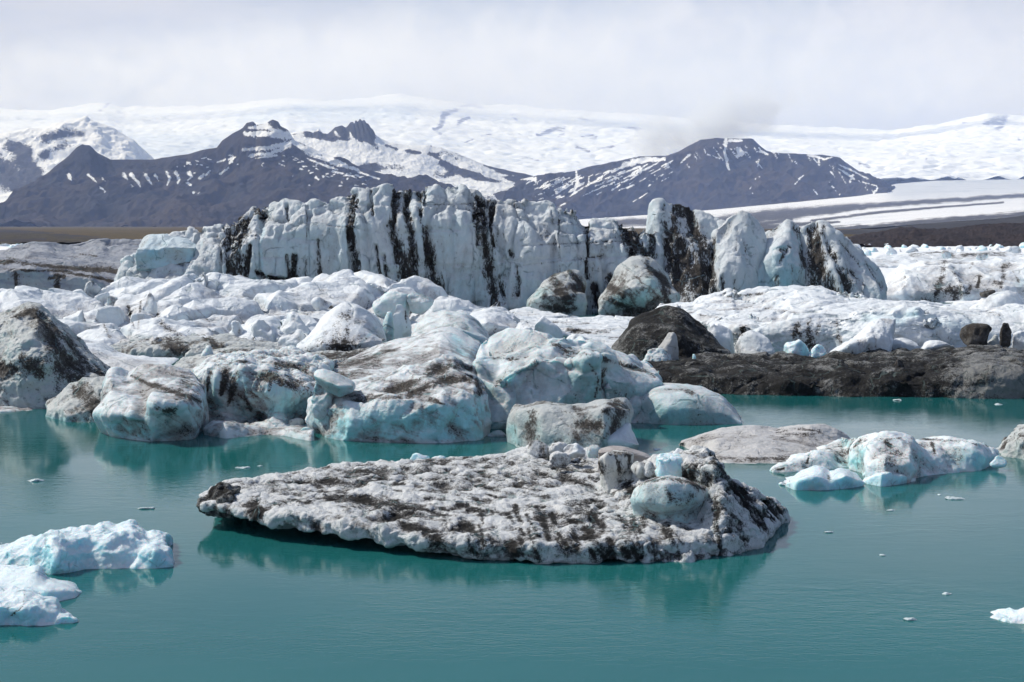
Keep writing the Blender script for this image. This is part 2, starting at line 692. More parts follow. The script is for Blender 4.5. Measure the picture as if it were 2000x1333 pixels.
    vo = t.n('ShaderNodeTexVoronoi', {'Vector': wv, 'Scale': 0.8 / size}, feature='DISTANCE_TO_EDGE').outputs[0]
    ck = t.math('MULTIPLY', t.ramp(vo, 0.028, 0.004), t.ramp(med, 0.46, 0.60))
    col = t.mix(t.math('MULTIPLY', ck, crack), col, tuple(c * 0.45 for c in bluec))
    hb = t.math('ADD', t.noise(P, 9.0 / size, 8, 0.7), t.math('MULTIPLY', dn2, 0.5))
    hb = t.math('ADD', hb, t.math('MULTIPLY', ck, -0.5))
    bp = t.n('ShaderNodeBump', {'Strength': bump, 'Distance': 0.10 * size, 'Height': hb})
    ro = t.math('ADD', rough, t.math('MULTIPLY', dm, 0.35))
    ex = {}
    if sss:
        ex = {'Subsurface Weight': sss, 'Subsurface Radius': (0.12, 0.45, 0.55), 'Subsurface Scale': 0.35 * size}
    surf(t, col, ro, 0.25, bp.outputs[0], **ex)
    return m


def rock_mat(name, rock=(0.036, 0.034, 0.036), moss=(0.085, 0.060, 0.038), moss_amt=0.6, size=200.0, snow_th=2.0, snow_slope=0.0, soft=0.035,
             stretch=(1, 1, 2.0), snow=(0.84, 0.86, 0.90), bump=0.5, base_snow=0.0, layers=0.0):
    """basalt mountain side with tawny vegetation low down and snow in the marked places"""
    m, t = new_mat(name)
    P = t.n('ShaderNodeTexCoord').outputs[3]
    nz = t.n('ShaderNodeSeparateXYZ', {0: t.n('ShaderNodeNewGeometry').outputs['Normal']}).outputs[2]
    n4 = t.noise(t.vmath('MULTIPLY', P, tuple(1.0 / s for s in stretch)), 34.0 / size, 6, 0.72, 0.3)
    pz = t.n('ShaderNodeSeparateXYZ', {0: P}).outputs[2]
    ac, ad, ab = t.attr('cav'), t.attr('dirt'), t.attr('blue')
    n1 = t.noise(t.vmath('MULTIPLY', P, (1.0, 1.0, 0.45)), 1.4 / size, 9, 0.66, 0.3)
    n2 = t.noise(P, 5.0 / size, 9, 0.68, 0.3)
    n3 = t.noise(t.vmath('MULTIPLY', P, tuple(1.0 / s for s in stretch)), 9.0 / size, 8, 0.7, 0.2)
    mf = t.math('MULTIPLY', t.ramp(t.math('ADD', n1, t.math('MULTIPLY', ac, 0.10)), 0.42, 0.62), moss_amt)
    mf = t.math('ADD', mf, t.math('MULTIPLY', ab, 0.7), clamp=True)
    rk = t.mix(t.ramp(n2, 0.3, 0.7), tuple(c * 0.6 for c in rock), tuple(c * 1.5 for c in rock))
    if layers:
        lz = t.noise(t.n('ShaderNodeCombineXYZ', {0: t.math('ADD', t.math('MULTIPLY', pz, layers), t.math('MULTIPLY', n1, 1.6))}), 1.0, 5, 0.7)
        rk = t.mix(t.ramp(lz, 0.42, 0.6), rk, tuple(c * 0.55 for c in rock))
    col = t.mix(mf, rk, t.mix(n2, moss, tuple(c * 0.5 for c in moss)))
    sv = t.math('ADD', t.math('MULTIPLY', t.math('SUBTRACT', n4, 0.5), 1.2), t.math('MULTIPLY', ad, 0.66))
    sv = t.math('ADD', sv, t.math('MULTIPLY', t.math('SUBTRACT', n3, 0.5), 0.9))
    sv = t.math('ADD', sv, t.math('MULTIPLY', t.math('SUBTRACT', n2, 0.5), 0.5))
    sv = t.math('ADD', sv, t.math('MULTIPLY', ac, -0.10))
    sv = t.math('ADD', sv, base_snow)
    if snow_slope:
        sv = t.math('ADD', sv, t.math('MULTIPLY', t.math('SUBTRACT', nz, 0.6), snow_slope))
    sv = t.math('MULTIPLY_ADD', t.math('SUBTRACT', sv, t.math('MULTIPLY', ad, 0.66)), 1.5, t.math('MULTIPLY', ad, 0.80))
    sm = t.ramp(sv, 0.40 - soft, 0.40 + soft)
    if not base_snow:
        sm = t.math('MULTIPLY', sm, t.ramp(ad, 0.10, 0.34))
    col = t.mix(sm, col, snow)
    bp = t.n('ShaderNodeBump', {'Strength': bump, 'Distance': size * 0.05, 'Height': t.math('ADD', n2, t.math('MULTIPLY', n3, 0.5))})
    surf(t, col, 0.85, 0.1, bp.outputs[0])
    return m


def snow_mat(name, size=300.0, stretch=(1, 1, 1), white=(0.86, 0.875, 0.90), crev=(0.52, 0.60, 0.72), amt=0.6, dirtc=(0.075, 0.075, 0.085), bump=0.6, rock_th=0.78, lo=0.52, hi=0.66):
    """glacier surface: snow, bluish crevasse fields, marked bands of moraine or rock"""
    m, t = new_mat(name)
    P = t.n('ShaderNodeTexCoord').outputs[3]
    ac, ad, ab = t.attr('cav'), t.attr('dirt'), t.attr('blue')
    Q = t.vmath('MULTIPLY', P, tuple(1.0 / s for s in stretch))
    n1 = t.noise(Q, 1.2 / size, 8, 0.66, 0.6)
    n2 = t.noise(Q, 6.0 / size, 8, 0.72, 0.5)
    v = t.math('ADD', t.math('MULTIPLY', n1, 0.45), t.math('MULTIPLY', n2, 0.55))
    v = t.math('ADD', v, t.math('MULTIPLY', ac, -0.12))
    cf = t.math('MULTIPLY', t.ramp(v, lo, hi), amt)
    cf = t.math('ADD', cf, t.math('MULTIPLY', ab, t.math('ADD', 0.35, t.math('MULTIPLY', n2, 0.6))), clamp=True)
    col = t.mix(cf, white, crev)
    dv = t.math('ADD', t.math('MULTIPLY', ad, 0.60), t.math('MULTIPLY_ADD', t.math('SUBTRACT', n2, 0.5), 1.5, 0.37))
    col = t.mix(t.ramp(dv, rock_th - 0.09, rock_th + 0.09), col, t.mix(n2, tuple(c * 0.6 for c in dirtc), tuple(c * 1.5 for c in dirtc)))
    bp = t.n('ShaderNodeBump', {'Strength': bump, 'Distance': size * 0.04, 'Height': t.math('ADD', n2, n1)})
    surf(t, col, 0.7, 0.1, bp.outputs[0])
    return m


def earth_mat(name, a, b, size=10.0, amt=0.6, bump=0.6, c=None):
    m, t = new_mat(name)
    P = t.n('ShaderNodeTexCoord').outputs[3]
    n1 = t.noise(P, 1.0 / size, 9, 0.65, 0.3)
    n2 = t.noise(P, 9.0 / size, 8, 0.7, 0.2)
    col = t.mix(t.ramp(n1, 0.4, 0.62), a, b)
    col = t.mix(t.math('MULTIPLY', t.ramp(n2, 0.4, 0.65), amt), col, tuple(x * 0.45 for x in a))
    if c:
        col = t.mix(t.ramp(t.attr('dirt'), 0.2, 0.8), col, c)
    bp = t.n('ShaderNodeBump', {'Strength': bump, 'Distance': size * 0.05, 'Height': t.math('ADD', n1, n2)})
    surf(t, col, 0.9, 0.1, bp.outputs[0])
    return m


def water_mat():
    """opaque meltwater, milky with rock flour, under fine wind ripples"""
    m, t = new_mat("meltwater")
    P = t.n('ShaderNodeTexCoord').outputs[3]
    big = t.noise(P, 0.045, 4, 0.5, 0.5)
    col = t.mix(t.ramp(big, 0.38, 0.66), (0.010, 0.102, 0.106), (0.015, 0.128, 0.128))
    r1 = t.noise(t.vmath('MULTIPLY', P, (1.0, 2.3, 1.0)), 2.0, 3, 0.5, 0.6)
    r2 = t.noise(t.vmath('MULTIPLY', P, (1.0, 1.8, 1.0)), 8.5, 4, 0.55, 0.4)
    r3 = t.noise(P, 0.35, 3, 0.5, 0.3)
    gust = t.ramp(t.noise(t.vmath('MULTIPLY', P, (0.6, 1.0, 1.0)), 0.13, 4, 0.55, 0.6), 0.36, 0.62, 0.15, 1.35)
    h = t.math('ADD', t.math('MULTIPLY', r1, 0.030), t.math('MULTIPLY', r2, 0.014))
    h = t.math('MULTIPLY', h, gust)
    h = t.math('ADD', h, t.math('MULTIPLY', r3, 0.03))
    bp = t.n('ShaderNodeBump', {'Strength': 0.15, 'Distance': 1.0, 'Height': h})
    surf(t, col, 0.06, 0.5, bp.outputs[0], IOR=1.333)
    return m

# ---------------------------------------------------------------- the setting
def flat_sheet(name, x0, x1, y0, y1, z, mat, n=2):
    xs, ys = np.linspace(x0, x1, n), np.linspace(y0, y1, n)
    V = [(x, y, z) for y in ys for x in xs]
    fs = [(j * n + i, j * n + i + 1, (j + 1) * n + i + 1, (j + 1) * n + i) for j in range(n - 1) for i in range(n - 1)]
    o = bpy.data.objects.new(name, new_mesh(V, fs, name))
    o.data.materials.append(mat)
    COL.objects.link(o)
    return tag(o, kind='structure')


M_ground = earth_mat("plain_earth", (0.085, 0.066, 0.036), (0.13, 0.10, 0.05), 60.0)
flat_sheet("ground", -25500, 25500, -1900, 26000, -1.5, M_ground)
flat_sheet("water", -700, 700, -160, 470, 0.0, water_mat())

# brash-covered far water: low white mush of small floes between the bergs
M_brash = snow_mat("brash_ice", size=9.0, stretch=(1.6, 1, 1), white=(0.80, 0.82, 0.85), crev=(0.42, 0.62, 0.68), amt=0.55, dirtc=(0.10, 0.10, 0.10), rock_th=0.93, bump=0.5)

# left mountain ------------------------------------------------------------
M_left = rock_mat("basalt_left", rock=(0.023, 0.025, 0.033), moss=(0.056, 0.044, 0.040), moss_amt=0.6, size=420.0, layers=0.016)
snowL = [
    ((488, 250, 3), (520, 248, 7), (552, 262, 7), (568, 262, 5)), ((480, 262, 5), (530, 262, 9), (570, 268, 5)), ((475, 292, 3), (520, 290, 6), (560, 282, 7), (580, 272, 4)),
    ((490, 303, 2), (530, 300, 4), (566, 284, 5)), ((575, 280, 5), (610, 300, 7), (650, 318, 5), (690, 330, 3)), ((600, 288, 5), (640, 306, 6), (680, 326, 4), (700, 332, 3)),
    ((500, 310, 1.5), (540, 304, 3)), ((600, 310, 2), (630, 322, 3), (660, 332, 2)),
    ((134, 342, 4), (140, 353, 1.5)), ((172, 342, 2.5), (182, 350, 2.5), (189, 357, 1.5)), ((200, 349, 2), (206, 354, 1.5)), ((242, 342, 5), (250, 352, 1.2)),
    ((256, 342, 5), (268, 354, 4), (274, 365, 1.5)), ((284, 342, 5), (293, 356, 3), (297, 362, 1.2)), ((304, 343, 4), (310, 354, 1.5)), ((326, 338, 4), (332, 348, 4), (326, 362, 1.5)),
    ((344, 340, 5), (350, 352, 3), (346, 360, 1.5)), ((368, 338, 5), (374, 346, 3), (366, 352, 1.5)), ((398, 340, 2), (390, 348, 3)), ((446, 328, 2), (430, 340, 2.5)),
    ((455, 308, 3), (448, 320, 2)), ((365, 357, 2.5), (373, 362, 2)), ((255, 360, 1.2), (266, 372, 1.5)), ((196, 366, 2), (206, 374, 1.5)), ((346, 326, 2),), ((360, 325, 1.5),), ((372, 327, 1.2),),
    ((385, 322, 1.5),), ((424, 318, 1.5), (440, 312, 1.5)), ((410, 334, 1.5), (402, 342, 2)), ((545, 320, 2), (556, 324, 1.5)), ((572, 344, 1.5),), ((616, 346, 3), (622, 352, 1.5)), ((632, 345, 3),), ((604, 362, 1.5),),
    ((660, 364, 1.5), (668, 363, 1.5)), ((378, 376, 2.5),), ((384, 378, 2), (390, 376, 1.5)), ((650, 335, 3), (690, 345, 2)), ((700, 336, 2), (740, 350, 2)), ((715, 352, 1.5),),
]
mossL = [((60, 430, 16), (200, 430, 10)), ((230, 440, 14), (300, 425, 16), (360, 395, 12)), ((250, 450, 10), (420, 440, 12)), ((330, 430, 10), (420, 390, 14), (450, 350, 8)), ((500, 350, 14), (560, 330, 12)), ((300, 360, 10), (340, 375, 8))]
_r = random.Random(3)


def thin(marks, k):
    return [tuple((p[0], p[1], p[2] * k) if isinstance(p, tuple) else p for p in m) for m in marks]


snowL = thin(snowL, 0.85)
for _ in range(70):                                            # scraps of snow on ledges
    x, y = _r.uniform(360, 720), 0
    y = np.interp(x, [360, 430, 520, 600, 720], [318, 300, 296, 312, 345]) + abs(_r.gauss(0, 14))
    snowL.append(((x, y, _r.uniform(0.8, 1.6)), (x + _r.uniform(2, 8), y + _r.uniform(-2, 3), 0.8)))
sheet("mountain", [
    ([(-160, 452), (0, 450), (100, 452), (200, 457), (300, 464), (500, 470), (700, 470), (880, 470)], 6000),
    ([(-170, 446), (0, 440), (60, 420), (200, 418), (350, 415), (500, 415), (700, 430), (880, 442)], 6450),
    ([(-60, 448), (12, 420), (70, 378), (200, 372), (350, 375), (450, 370), (560, 352), (700, 380), (890, 400)], 6900),
    ([(-30, 448), (18, 412), (60, 375), (110, 342), (200, 345), (300, 346), (430, 335), (520, 310), (600, 316), (700, 345), (800, 362), (885, 380)], 7100),
    ([(-20, 446), (2, 430), (25, 395), (60, 370), (90, 350), (110, 325), (135, 305), (150, 288), (160, 283), (175, 285), (190, 300), (215, 312), (300, 313), (370, 303), (425, 290), (435, 275), (475, 250), (482, 241), (494, 239), (500, 246), (522, 242), (533, 236), (542, 240), (546, 248), (562, 256), (575, 276), (600, 286), (640, 303), (700, 328), (760, 343), (810, 356), (850, 368), (880, 382)], 7250),
], M_left, [('ridge', 520, 60, (1, 1, 2.6)), ('ridge', 170, 15, (1, 1, 3.0)), ('rough', 80, 6)], n=560, sub=44, back=2600, dirt=snowL, blue=mossL, seed=3, edge=0.15, wob=0.22)

# sharp central ridge behind it ---------------------------------------------
M_mid = rock_mat("basalt_middle", rock=(0.034, 0.035, 0.042), moss_amt=0.1, size=320.0, base_snow=0.42, soft=0.07)
snowM = [((585, 300, 20), (660, 290, 20), (720, 305, 24), (800, 330, 22), (880, 360, 14)), ((640, 280, 10), (700, 282, 6), (760, 300, 14), (840, 320, 10)), ((655, 258, 3), (668, 270, 5)), ((683, 258, 2), (690, 272, 4)), ((735, 275, 6), (790, 288, 5), (850, 295, 5)),
         ((820, 345, 16), (880, 352, 10), (950, 358, 7), (1010, 368, 5)), ((860, 305, 5), (900, 325, 4), (960, 345, 5), (1020, 365, 4)), ((905, 318, 4), (960, 335, 4)), ((1000, 372, 3), (950, 366, 5)), ((880, 372, 5), (980, 376, 3)), ((940, 340, 3), (1015, 345, 2)), ((720, 340, 9), (780, 352, 9), (850, 370, 7))]
barM = [((725, 275, 9), (735, 290, 5), -1.2), ((700, 335, 8), (745, 326, 10), (785, 328, 8), -1.2), ((730, 322, 6), (710, 335, 7), -1.0), ((800, 296, 6), (818, 300, 4), -1.2), ((840, 298, 6), (858, 305, 5), -1.2), ((868, 318, 9), (905, 338, 10), (935, 345, 8), -1.2), ((850, 342, 8), (880, 345, 6), -1.2), ((950, 322, 5), (985, 335, 6), -1.1), ((930, 348, 6), (990, 352, 8), (1030, 360, 8), -1.1), ((755, 284, 5), (775, 292, 4), -1.1), ((1000, 340, 8), (1040, 350, 10), -1.3),
        ((600, 262, 5), (622, 266, 6), -1.4), ((640, 266, 8), (652, 274, 7), -1.4), ((660, 252, 8), (672, 268, 8), -1.4), ((690, 242, 10), (703, 240, 10), (712, 244, 10), -1.4), ((690, 252, 10), (702, 262, 12), (722, 264, 8), -1.4)]
sheet("mountain", [
    ([(540, 420), (700, 420), (860, 420), (1000, 420), (1090, 420)], 7900),
    ([(545, 340), (640, 335), (700, 340), (800, 355), (900, 380), (1000, 390), (1080, 390)], 8200),
    ([(550, 290), (620, 290), (680, 295), (740, 305), (860, 335), (950, 350), (1020, 365), (1075, 372)], 8500),
    ([(552, 268), (575, 260), (600, 258), (612, 262), (622, 254), (630, 262), (640, 262), (655, 250), (668, 247), (676, 252), (681, 247), (685, 241), (689, 240), (692, 246), (695, 237), (699, 241), (703, 234), (707, 239), (711, 236), (714, 242), (719, 244), (722, 251), (727, 255), (731, 264), (736, 268), (760, 278), (800, 285), (830, 284), (860, 290), (900, 305), (950, 322), (1000, 335), (1040, 344), (1070, 352)], 8700),
], M_mid, [('ridge', 380, 20, (1, 1, 1.8)), ('ridge', 120, 5, (1, 1, 1.6)), ('rough', 50, 2.5)], n=900, sub=56, back=1500, dirt=snowM + barM, seed=5, edge=0.45, wob=0.3)

# right mountain --------------------------------------------------------------
M_right = rock_mat("basalt_right", rock=(0.023, 0.026, 0.035), moss=(0.058, 0.046, 0.040), moss_amt=0.55, size=420.0, layers=0.012)
snowR = [((1418, 272, 4), (1416, 300, 3), (1420, 318, 3), (1424, 332, 2)), ((1440, 292, 5), (1446, 300, 6), (1442, 305, 4)), ((1425, 275, 3), (1448, 275, 3)), ((1374, 290, 2), (1378, 298, 2)), ((1378, 300, 1.5), (1405, 310, 2)),
         ((1330, 318, 2), (1346, 303, 4)), ((1485, 296, 3), (1500, 302, 2)), ((1220, 322, 6), (1260, 312, 6), (1300, 312, 4)), ((1180, 338, 2.5), (1240, 320, 4)), ((1200, 345, 1.8), (1250, 326, 2.5)), ((1160, 365, 1.6), (1215, 345, 2)),
         ((1125, 335, 2), (1128, 355, 4), (1122, 372, 2)), ((1118, 380, 1.6), (1150, 362, 2)), ((1135, 385, 1.5), (1172, 368, 1.6)), ((1150, 348, 1.5), (1150, 355, 2)), ((1100, 352, 2), (1098, 358, 1.5)), ((1045, 352, 4), (1050, 360, 2)), ((1020, 348, 4), (1045, 350, 5)), ((1043, 372, 2),),
         ((1195, 372, 1.6), (1210, 362, 1.8)), ((1230, 360, 1.2), (1240, 352, 1.2)), ((1580, 302, 4), (1610, 312, 3), (1625, 308, 3)), ((1600, 318, 2), (1598, 312, 2)), ((1560, 350, 2), (1568, 344, 2)), ((1553, 360, 2), (1562, 350, 1.5)), ((1628, 324, 1.8), (1655, 340, 3), (1668, 350, 3)), ((1640, 322, 2), (1668, 336, 2.5), (1700, 352, 1.6)), ((1660, 355, 3), (1666, 342, 3)),
         ((1685, 356, 1.4), (1712, 364, 2)), ((1706, 378, 3), (1714, 368, 3)), ((1480, 325, 1.2), (1482, 312, 1.2)), ((1476, 350, 1.6),), ((1483, 346, 1.4),), ((1470, 378, 1.8),), ((1500, 372, 2.2),), ((1464, 370, 1.4), (1468, 364, 1.4)), ((1475, 349, 1.2),), ((1480, 363, 1.2),), ((1590, 372, 1.6), (1596, 380, 1.2)), ((1620, 356, 1.2),), ((1640, 380, 1.6),),
         ((1530, 296, 2), (1560, 299, 2)), ((1500, 290, 2), (1514, 298, 2)), ((1286, 318, 1.5), (1270, 326, 2)), ((1310, 330, 1.3),), ((1300, 346, 1.2),), ((1360, 315, 1.3),)]
snowR = thin(snowR, 0.8)
for _ in range(90):                                            # streaks of snow down the gullies, swept to the left
    x = _r.uniform(1040, 1330)
    y = np.interp(x, [1040, 1150, 1330], [346, 338, 306]) + abs(_r.gauss(0, 20)) + 3
    l = _r.uniform(6, 30)
    snowR.append(((x, y, _r.uniform(0.8, 1.7)), (x - l, y + l * _r.uniform(0.35, 0.6), 0.7)))
for _ in range(40):
    x = _r.uniform(1340, 1710)
    y = np.interp(x, [1340, 1400, 1480, 1600, 1710], [290, 276, 280, 306, 362]) + abs(_r.gauss(0, 16)) + 2
    l = _r.uniform(3, 14)
    snowR.append(((x, y, _r.uniform(0.7, 1.5)), (x + l * 0.8, y + l, 0.7)))
mossR = [((1340, 310, 16), (1400, 300, 20), (1450, 290, 16)), ((1450, 350, 16), (1520, 350, 20), (1580, 385, 16)), ((1300, 370, 12), (1380, 360, 12)), ((1100, 400, 14), (1200, 390, 12))]
sheet("mountain", [
    ([(900, 450), (1180, 440), (1400, 428), (1550, 412), (1650, 400), (1730, 392)], 7600),
    ([(905, 430), (1180, 410), (1400, 395), (1550, 385), (1650, 382), (1740, 380)], 7900),
    ([(910, 412), (1000, 388), (1100, 372), (1200, 355), (1300, 345), (1400, 330), (1500, 335), (1600, 345), (1680, 362), (1745, 374)], 8200),
    ([(915, 402), (985, 372), (1015, 350), (1050, 342), (1100, 340), (1150, 328), (1200, 316), (1250, 306), (1300, 306), (1325, 297), (1345, 285), (1370, 274), (1400, 271), (1440, 272), (1470, 273), (1484, 284), (1498, 294), (1515, 298), (1560, 300), (1605, 303), (1640, 310), (1660, 325), (1690, 345), (1715, 360), (1750, 370)], 8500),
], M_right, [('ridge', 480, 64, (1, 1, 2.6)), ('ridge', 160, 15, (1, 1, 3.0)), ('rough', 80, 6)], n=480, sub=44, back=1500, dirt=snowR, blue=mossR, seed=8, edge=0.15, wob=0.22)

# snowy peak far left -----------------------------------------------------------
M_peak = rock_mat("snowy_peak", rock=(0.045, 0.047, 0.058), moss_amt=0.0, size=260.0, base_snow=0.54, soft=0.08)
barP = [((20, 285, 10), (50, 290, 8), -0.9), ((45, 310, 14), (62, 330, 12), (40, 345, 10), -1.2), ((85, 270, 8), (130, 262, 8), (160, 262, 6), -0.9), ((88, 305, 7), (92, 298, 5), -1.2), ((10, 350, 14), (40, 375, 10), -1.2), ((75, 345, 8), (60, 362, 9), -1.0), ((0, 320, 10), (20, 330, 8), -0.9), ((110, 290, 5), (130, 282, 6), -0.7)]
sheet("mountain", [
    ([(-200, 420), (0, 412), (120, 400), (260, 390), (330, 385)], 7900),
    ([(-200, 370), (0, 350), (120, 340), (250, 340), (330, 372)], 8700),
    ([(-200, 305), (0, 290), (100, 270), (180, 275), (250, 305), (330, 360)], 9300),
    ([(-200, 282), (-80, 285), (0, 262), (30, 258), (60, 252), (85, 250), (110, 241), (140, 236), (158, 233), (168, 229), (175, 236), (195, 243), (225, 254), (260, 276), (300, 312), (340, 352)], 9600),
], M_peak, [('ridge', 260, 40, (1, 1, 1.4)), ('rough', 90, 16)], n=260, sub=34, back=1500, dirt=barP, seed=11, edge=0.3)

# small glacier snout at the left edge
M_snout = snow_mat("glacier_snout", size=160.0, amt=0.4)
sheet("glacier", [([(-220, 446), (-20, 440), (8, 425), (40, 395)], 7300), ([(-220, 395), (-20, 385), (60, 368), (110, 352)], 8300), ([(-220, 380), (0, 372), (80, 345), (160, 320)], 8900)],
      M_snout, [('rough', 150, 8)], n=120, sub=20, seed=13)

# the ice cap -------------------------------------------------------------------
M_cap = snow_mat("ice_cap_snow", white=(0.80, 0.84, 0.91), size=620.0, stretch=(1.7, 1, 1.0), crev=(0.60, 0.68, 0.80), amt=0.6, dirtc=(0.20, 0.215, 0.28), rock_th=0.88, bump=0.5, lo=0.50, hi=0.60)
rockC = [((1050, 262, 5), (1080, 256, 7), (1102, 252, 5)), ((1090, 266, 3), (1110, 262, 3)), ((1125, 288, 4), (1150, 296, 4)), ((1150, 272, 2), (1165, 268, 3)), ((1170, 290, 3), (1200, 286, 3)), ((1020, 310, 4), (1050, 312, 3)), ((1135, 268, 3), (1160, 264, 2)), ((1220, 250, 4), (1260, 254, 4)),
         ((855, 250, 6), (870, 225, 8), (890, 215, 8)), ((895, 240, 5), (915, 230, 6)), ((900, 205, 5), (940, 208, 6)), ((860, 262, 4), (848, 250, 5)), ((205, 210, 6), (222, 190, 5)), ((195, 215, 4),), ((184, 170, 4),), ((1000, 225, 4), (1010, 235, 3)), ((1130, 232, 3), (1165, 236, 3)), ((940, 265, 2), (960, 262, 2)), ((905, 280, 2), (925, 272, 2)),
         ((1930, 240, 10), (1960, 232, 12), (1950, 250, 8)), ((1880, 240, 4), (1890, 242, 3)), ((1990, 270, 5),), ((1680, 322, 5), (1700, 328, 4)), ((1810, 310, 3),)]
blueC = [((430, 300, 20), (330, 295, 16), (250, 300, 14)), ((600, 225, 14), (700, 222, 16), (800, 225, 10)), ((230, 270, 10), (420, 275, 12)), ((470, 235, 8), (600, 215, 8))]
sheet("ice_cap", [
    ([(-220, 400), (300, 390), (700, 400), (1000, 400), (1400, 400), (1800, 350), (2240, 345)], 8900),
    ([(-220, 330), (300, 335), (700, 330), (1000, 350), (1400, 345), (1800, 322), (2240, 315)], 10000),
    ([(-220, 290), (150, 290), (300, 285), (500, 275), (700, 278), (1000, 300), (1250, 300), (1450, 310), (1800, 300), (2240, 285)], 12500),
    ([(-220, 265), (150, 248), (240, 268), (400, 250), (560, 232), (800, 240), (1000, 262), (1250, 268), (1450, 285), (1700, 290), (1900, 268), (2240, 240)], 15500),
    ([(-220, 215), (100, 216), (180, 204), (214, 202), (240, 208), (330, 208), (450, 205), (560, 192), (640, 198), (780, 186), (870, 200), (1000, 208), (1200, 222), (1400, 235), (1600, 250), (1750, 255), (1850, 240), (1930, 222), (2000, 228), (2240, 190)], 21000),
], M_cap, [('rough', 900, 56, (1.6, 1, 1)), ('ridge', 350, 24), ('crack', 260, 16, (1.8, 1, 1))], n=620, sub=60, back=2500, dirt=rockC, blue=blueC, seed=17, edge=1.0, wob=0.6)

# outlet glacier on the right, with its moraine stripes -----------------------------
M_tongue = snow_mat("glacier_tongue", size=130.0, stretch=(3.0, 1.0, 1.0), white=(0.78, 0.79, 0.82), crev=(0.42, 0.47, 0.55), amt=0.6, dirtc=(0.085, 0.088, 0.105), rock_th=0.74, bump=0.7)
stripes = [((1390, 436, 12), (1470, 424, 12), (1560, 414, 10), (1700, 403, 6), (1850, 392, 5), (2100, 376, 4)), ((1440, 434, 8), (1520, 424, 9), (1600, 416, 6), (1700, 405, 3)), ((1585, 432, 3), (1700, 417, 3), (1800, 408, 2.5), (1960, 396, 2)),
           ((1470, 446, 6), (1560, 438, 5), (1640, 434, 2)), ((1480, 440, 6), (1545, 428, 4)), ((1180, 438, 9), (1300, 432, 8), (1380, 438, 8)), ((1500, 452, 9), (1600, 450, 8), (1700, 444, 5), (1800, 434, 6), (1900, 426, 6), (2100, 412, 8)), ((1715, 372, 2), (1760, 352, 3), (1800, 342, 4), (1850, 338, 3))]
blueT = [((1760, 370, 22), (1860, 360, 26), (2000, 355, 26), (2200, 350, 26))]
sheet("glacier", [
    ([(1080, 456), (1400, 456), (1600, 452), (1700, 446), (1850, 434), (2000, 424), (2240, 408)], 2600),
    ([(1100, 440), (1300, 434), (1500, 424), (1700, 410), (1850, 402), (2000, 394), (2240, 384)], 4600),
    ([(1120, 430), (1300, 418), (1450, 405), (1600, 392), (1720, 383), (1850, 380), (2000, 378), (2240, 374)], 6800),
    ([(1400, 420), (1600, 400), (1712, 378), (1800, 370), (2000, 366), (2240, 360)], 7900),
    ([(1500, 420), (1690, 372), (1725, 356), (1770, 342), (1850, 336), (2000, 334), (2240, 334)], 10200),
], M_tongue, [('rough', 130, 3.5, (3, 1, 1))], n=520, sub=40, back=600, dirt=stripes, blue=blueT, seed=19, edge=0.5, wob=0.25)

# moraine banks and gravel slopes -----------------------------------------------------
M_mor = earth_mat("moraine", (0.034, 0.029, 0.032), (0.048, 0.037, 0.037), 12.0)
M_grav = earth_mat("gravel_slope", (0.050, 0.050, 0.056), (0.068, 0.066, 0.070), 60.0)
sheet("moraine", [
    ([(1340, 462), (1600, 462), (1800, 462), (2240, 462)], 1000),
    ([(1360, 457), (1480, 450), (1600, 450), (1700, 449), (1780, 440), (1860, 433), (1950, 428), (2000, 421), (2100, 412), (2240, 405)], 1700),
], M_grav, [('rough', 60, 1.5)], n=300, sub=16, back=400, seed=23)
sheet("moraine", [
    ([(1560, 489), (1640, 488), (1800, 488), (2240, 488)], 345),
    ([(1570, 486), (1640, 478), (1700, 474), (1800, 472), (1900, 470), (2240, 468)], 420),
    ([(1580, 484), (1640, 474), (1670, 462), (1700, 457), (1735, 452), (1755, 446), (1785, 444), (1800, 448), (1850, 449), (1880, 444), (1910, 440), (1960, 438), (2000, 438), (2060, 436), (2240, 428)], 560),
], M_mor, [('ridge', 16, 1.6), ('rough', 5, 0.6)], n=420, sub=26, back=160, seed=29, edge=0.5)
M_plain = earth_mat("brown_plain", (0.048, 0.043, 0.042), (0.085, 0.074, 0.048), 22.0, c=(0.045, 0.042, 0.050))
sheet("plain", [
    ([(-260, 478), (100, 477), (300, 477), (520, 478)], 430),
    ([(-260, 464), (100, 464), (200, 466), (300, 468), (520, 470)], 800),
    ([(-260, 448), (0, 448), (80, 450), (150, 453), (220, 455), (300, 459), (520, 462)], 2300),
], M_plain, [('rough', 60, 2.0), ('ridge', 25, 0.7)], n=200, sub=20, back=600, dirt=[((110, 456, 4), (200, 460, 8), (290, 466, 12), (400, 468, 12)), ((0, 452, 2), (100, 455, 2)), ((0, 470, 2), (90, 468, 2))], seed=31)

# far lagoon, choked with brash
sheet("brash_field", [
    ([(-500, 590), (300, 590), (900, 600), (1400, 600), (2500, 590)], ('z', 0.12)),
    ([(-500, 540), (300, 540), (900, 540), (1400, 540), (2500, 540)], ('z', 0.22)),
    ([(-500, 503), (300, 503), (900, 503), (1400, 503), (2500, 503)], ('z', 0.3)),
    ([(-500, 487), (300, 487), (900, 487), (1400, 487), (2500, 487)], ('z', 0.5)),
    ([(-500, 479), (300, 479), (900, 479), (1400, 479), (2500, 479)], ('z', 0.4)),
], M_brash, [('facet', 5, 0.22, (1, 1.6, 1)), ('rough', 2.0, 0.28)], n=700, sub=60, seed=37, edge=1.0, vertical=True, kind='stuff')


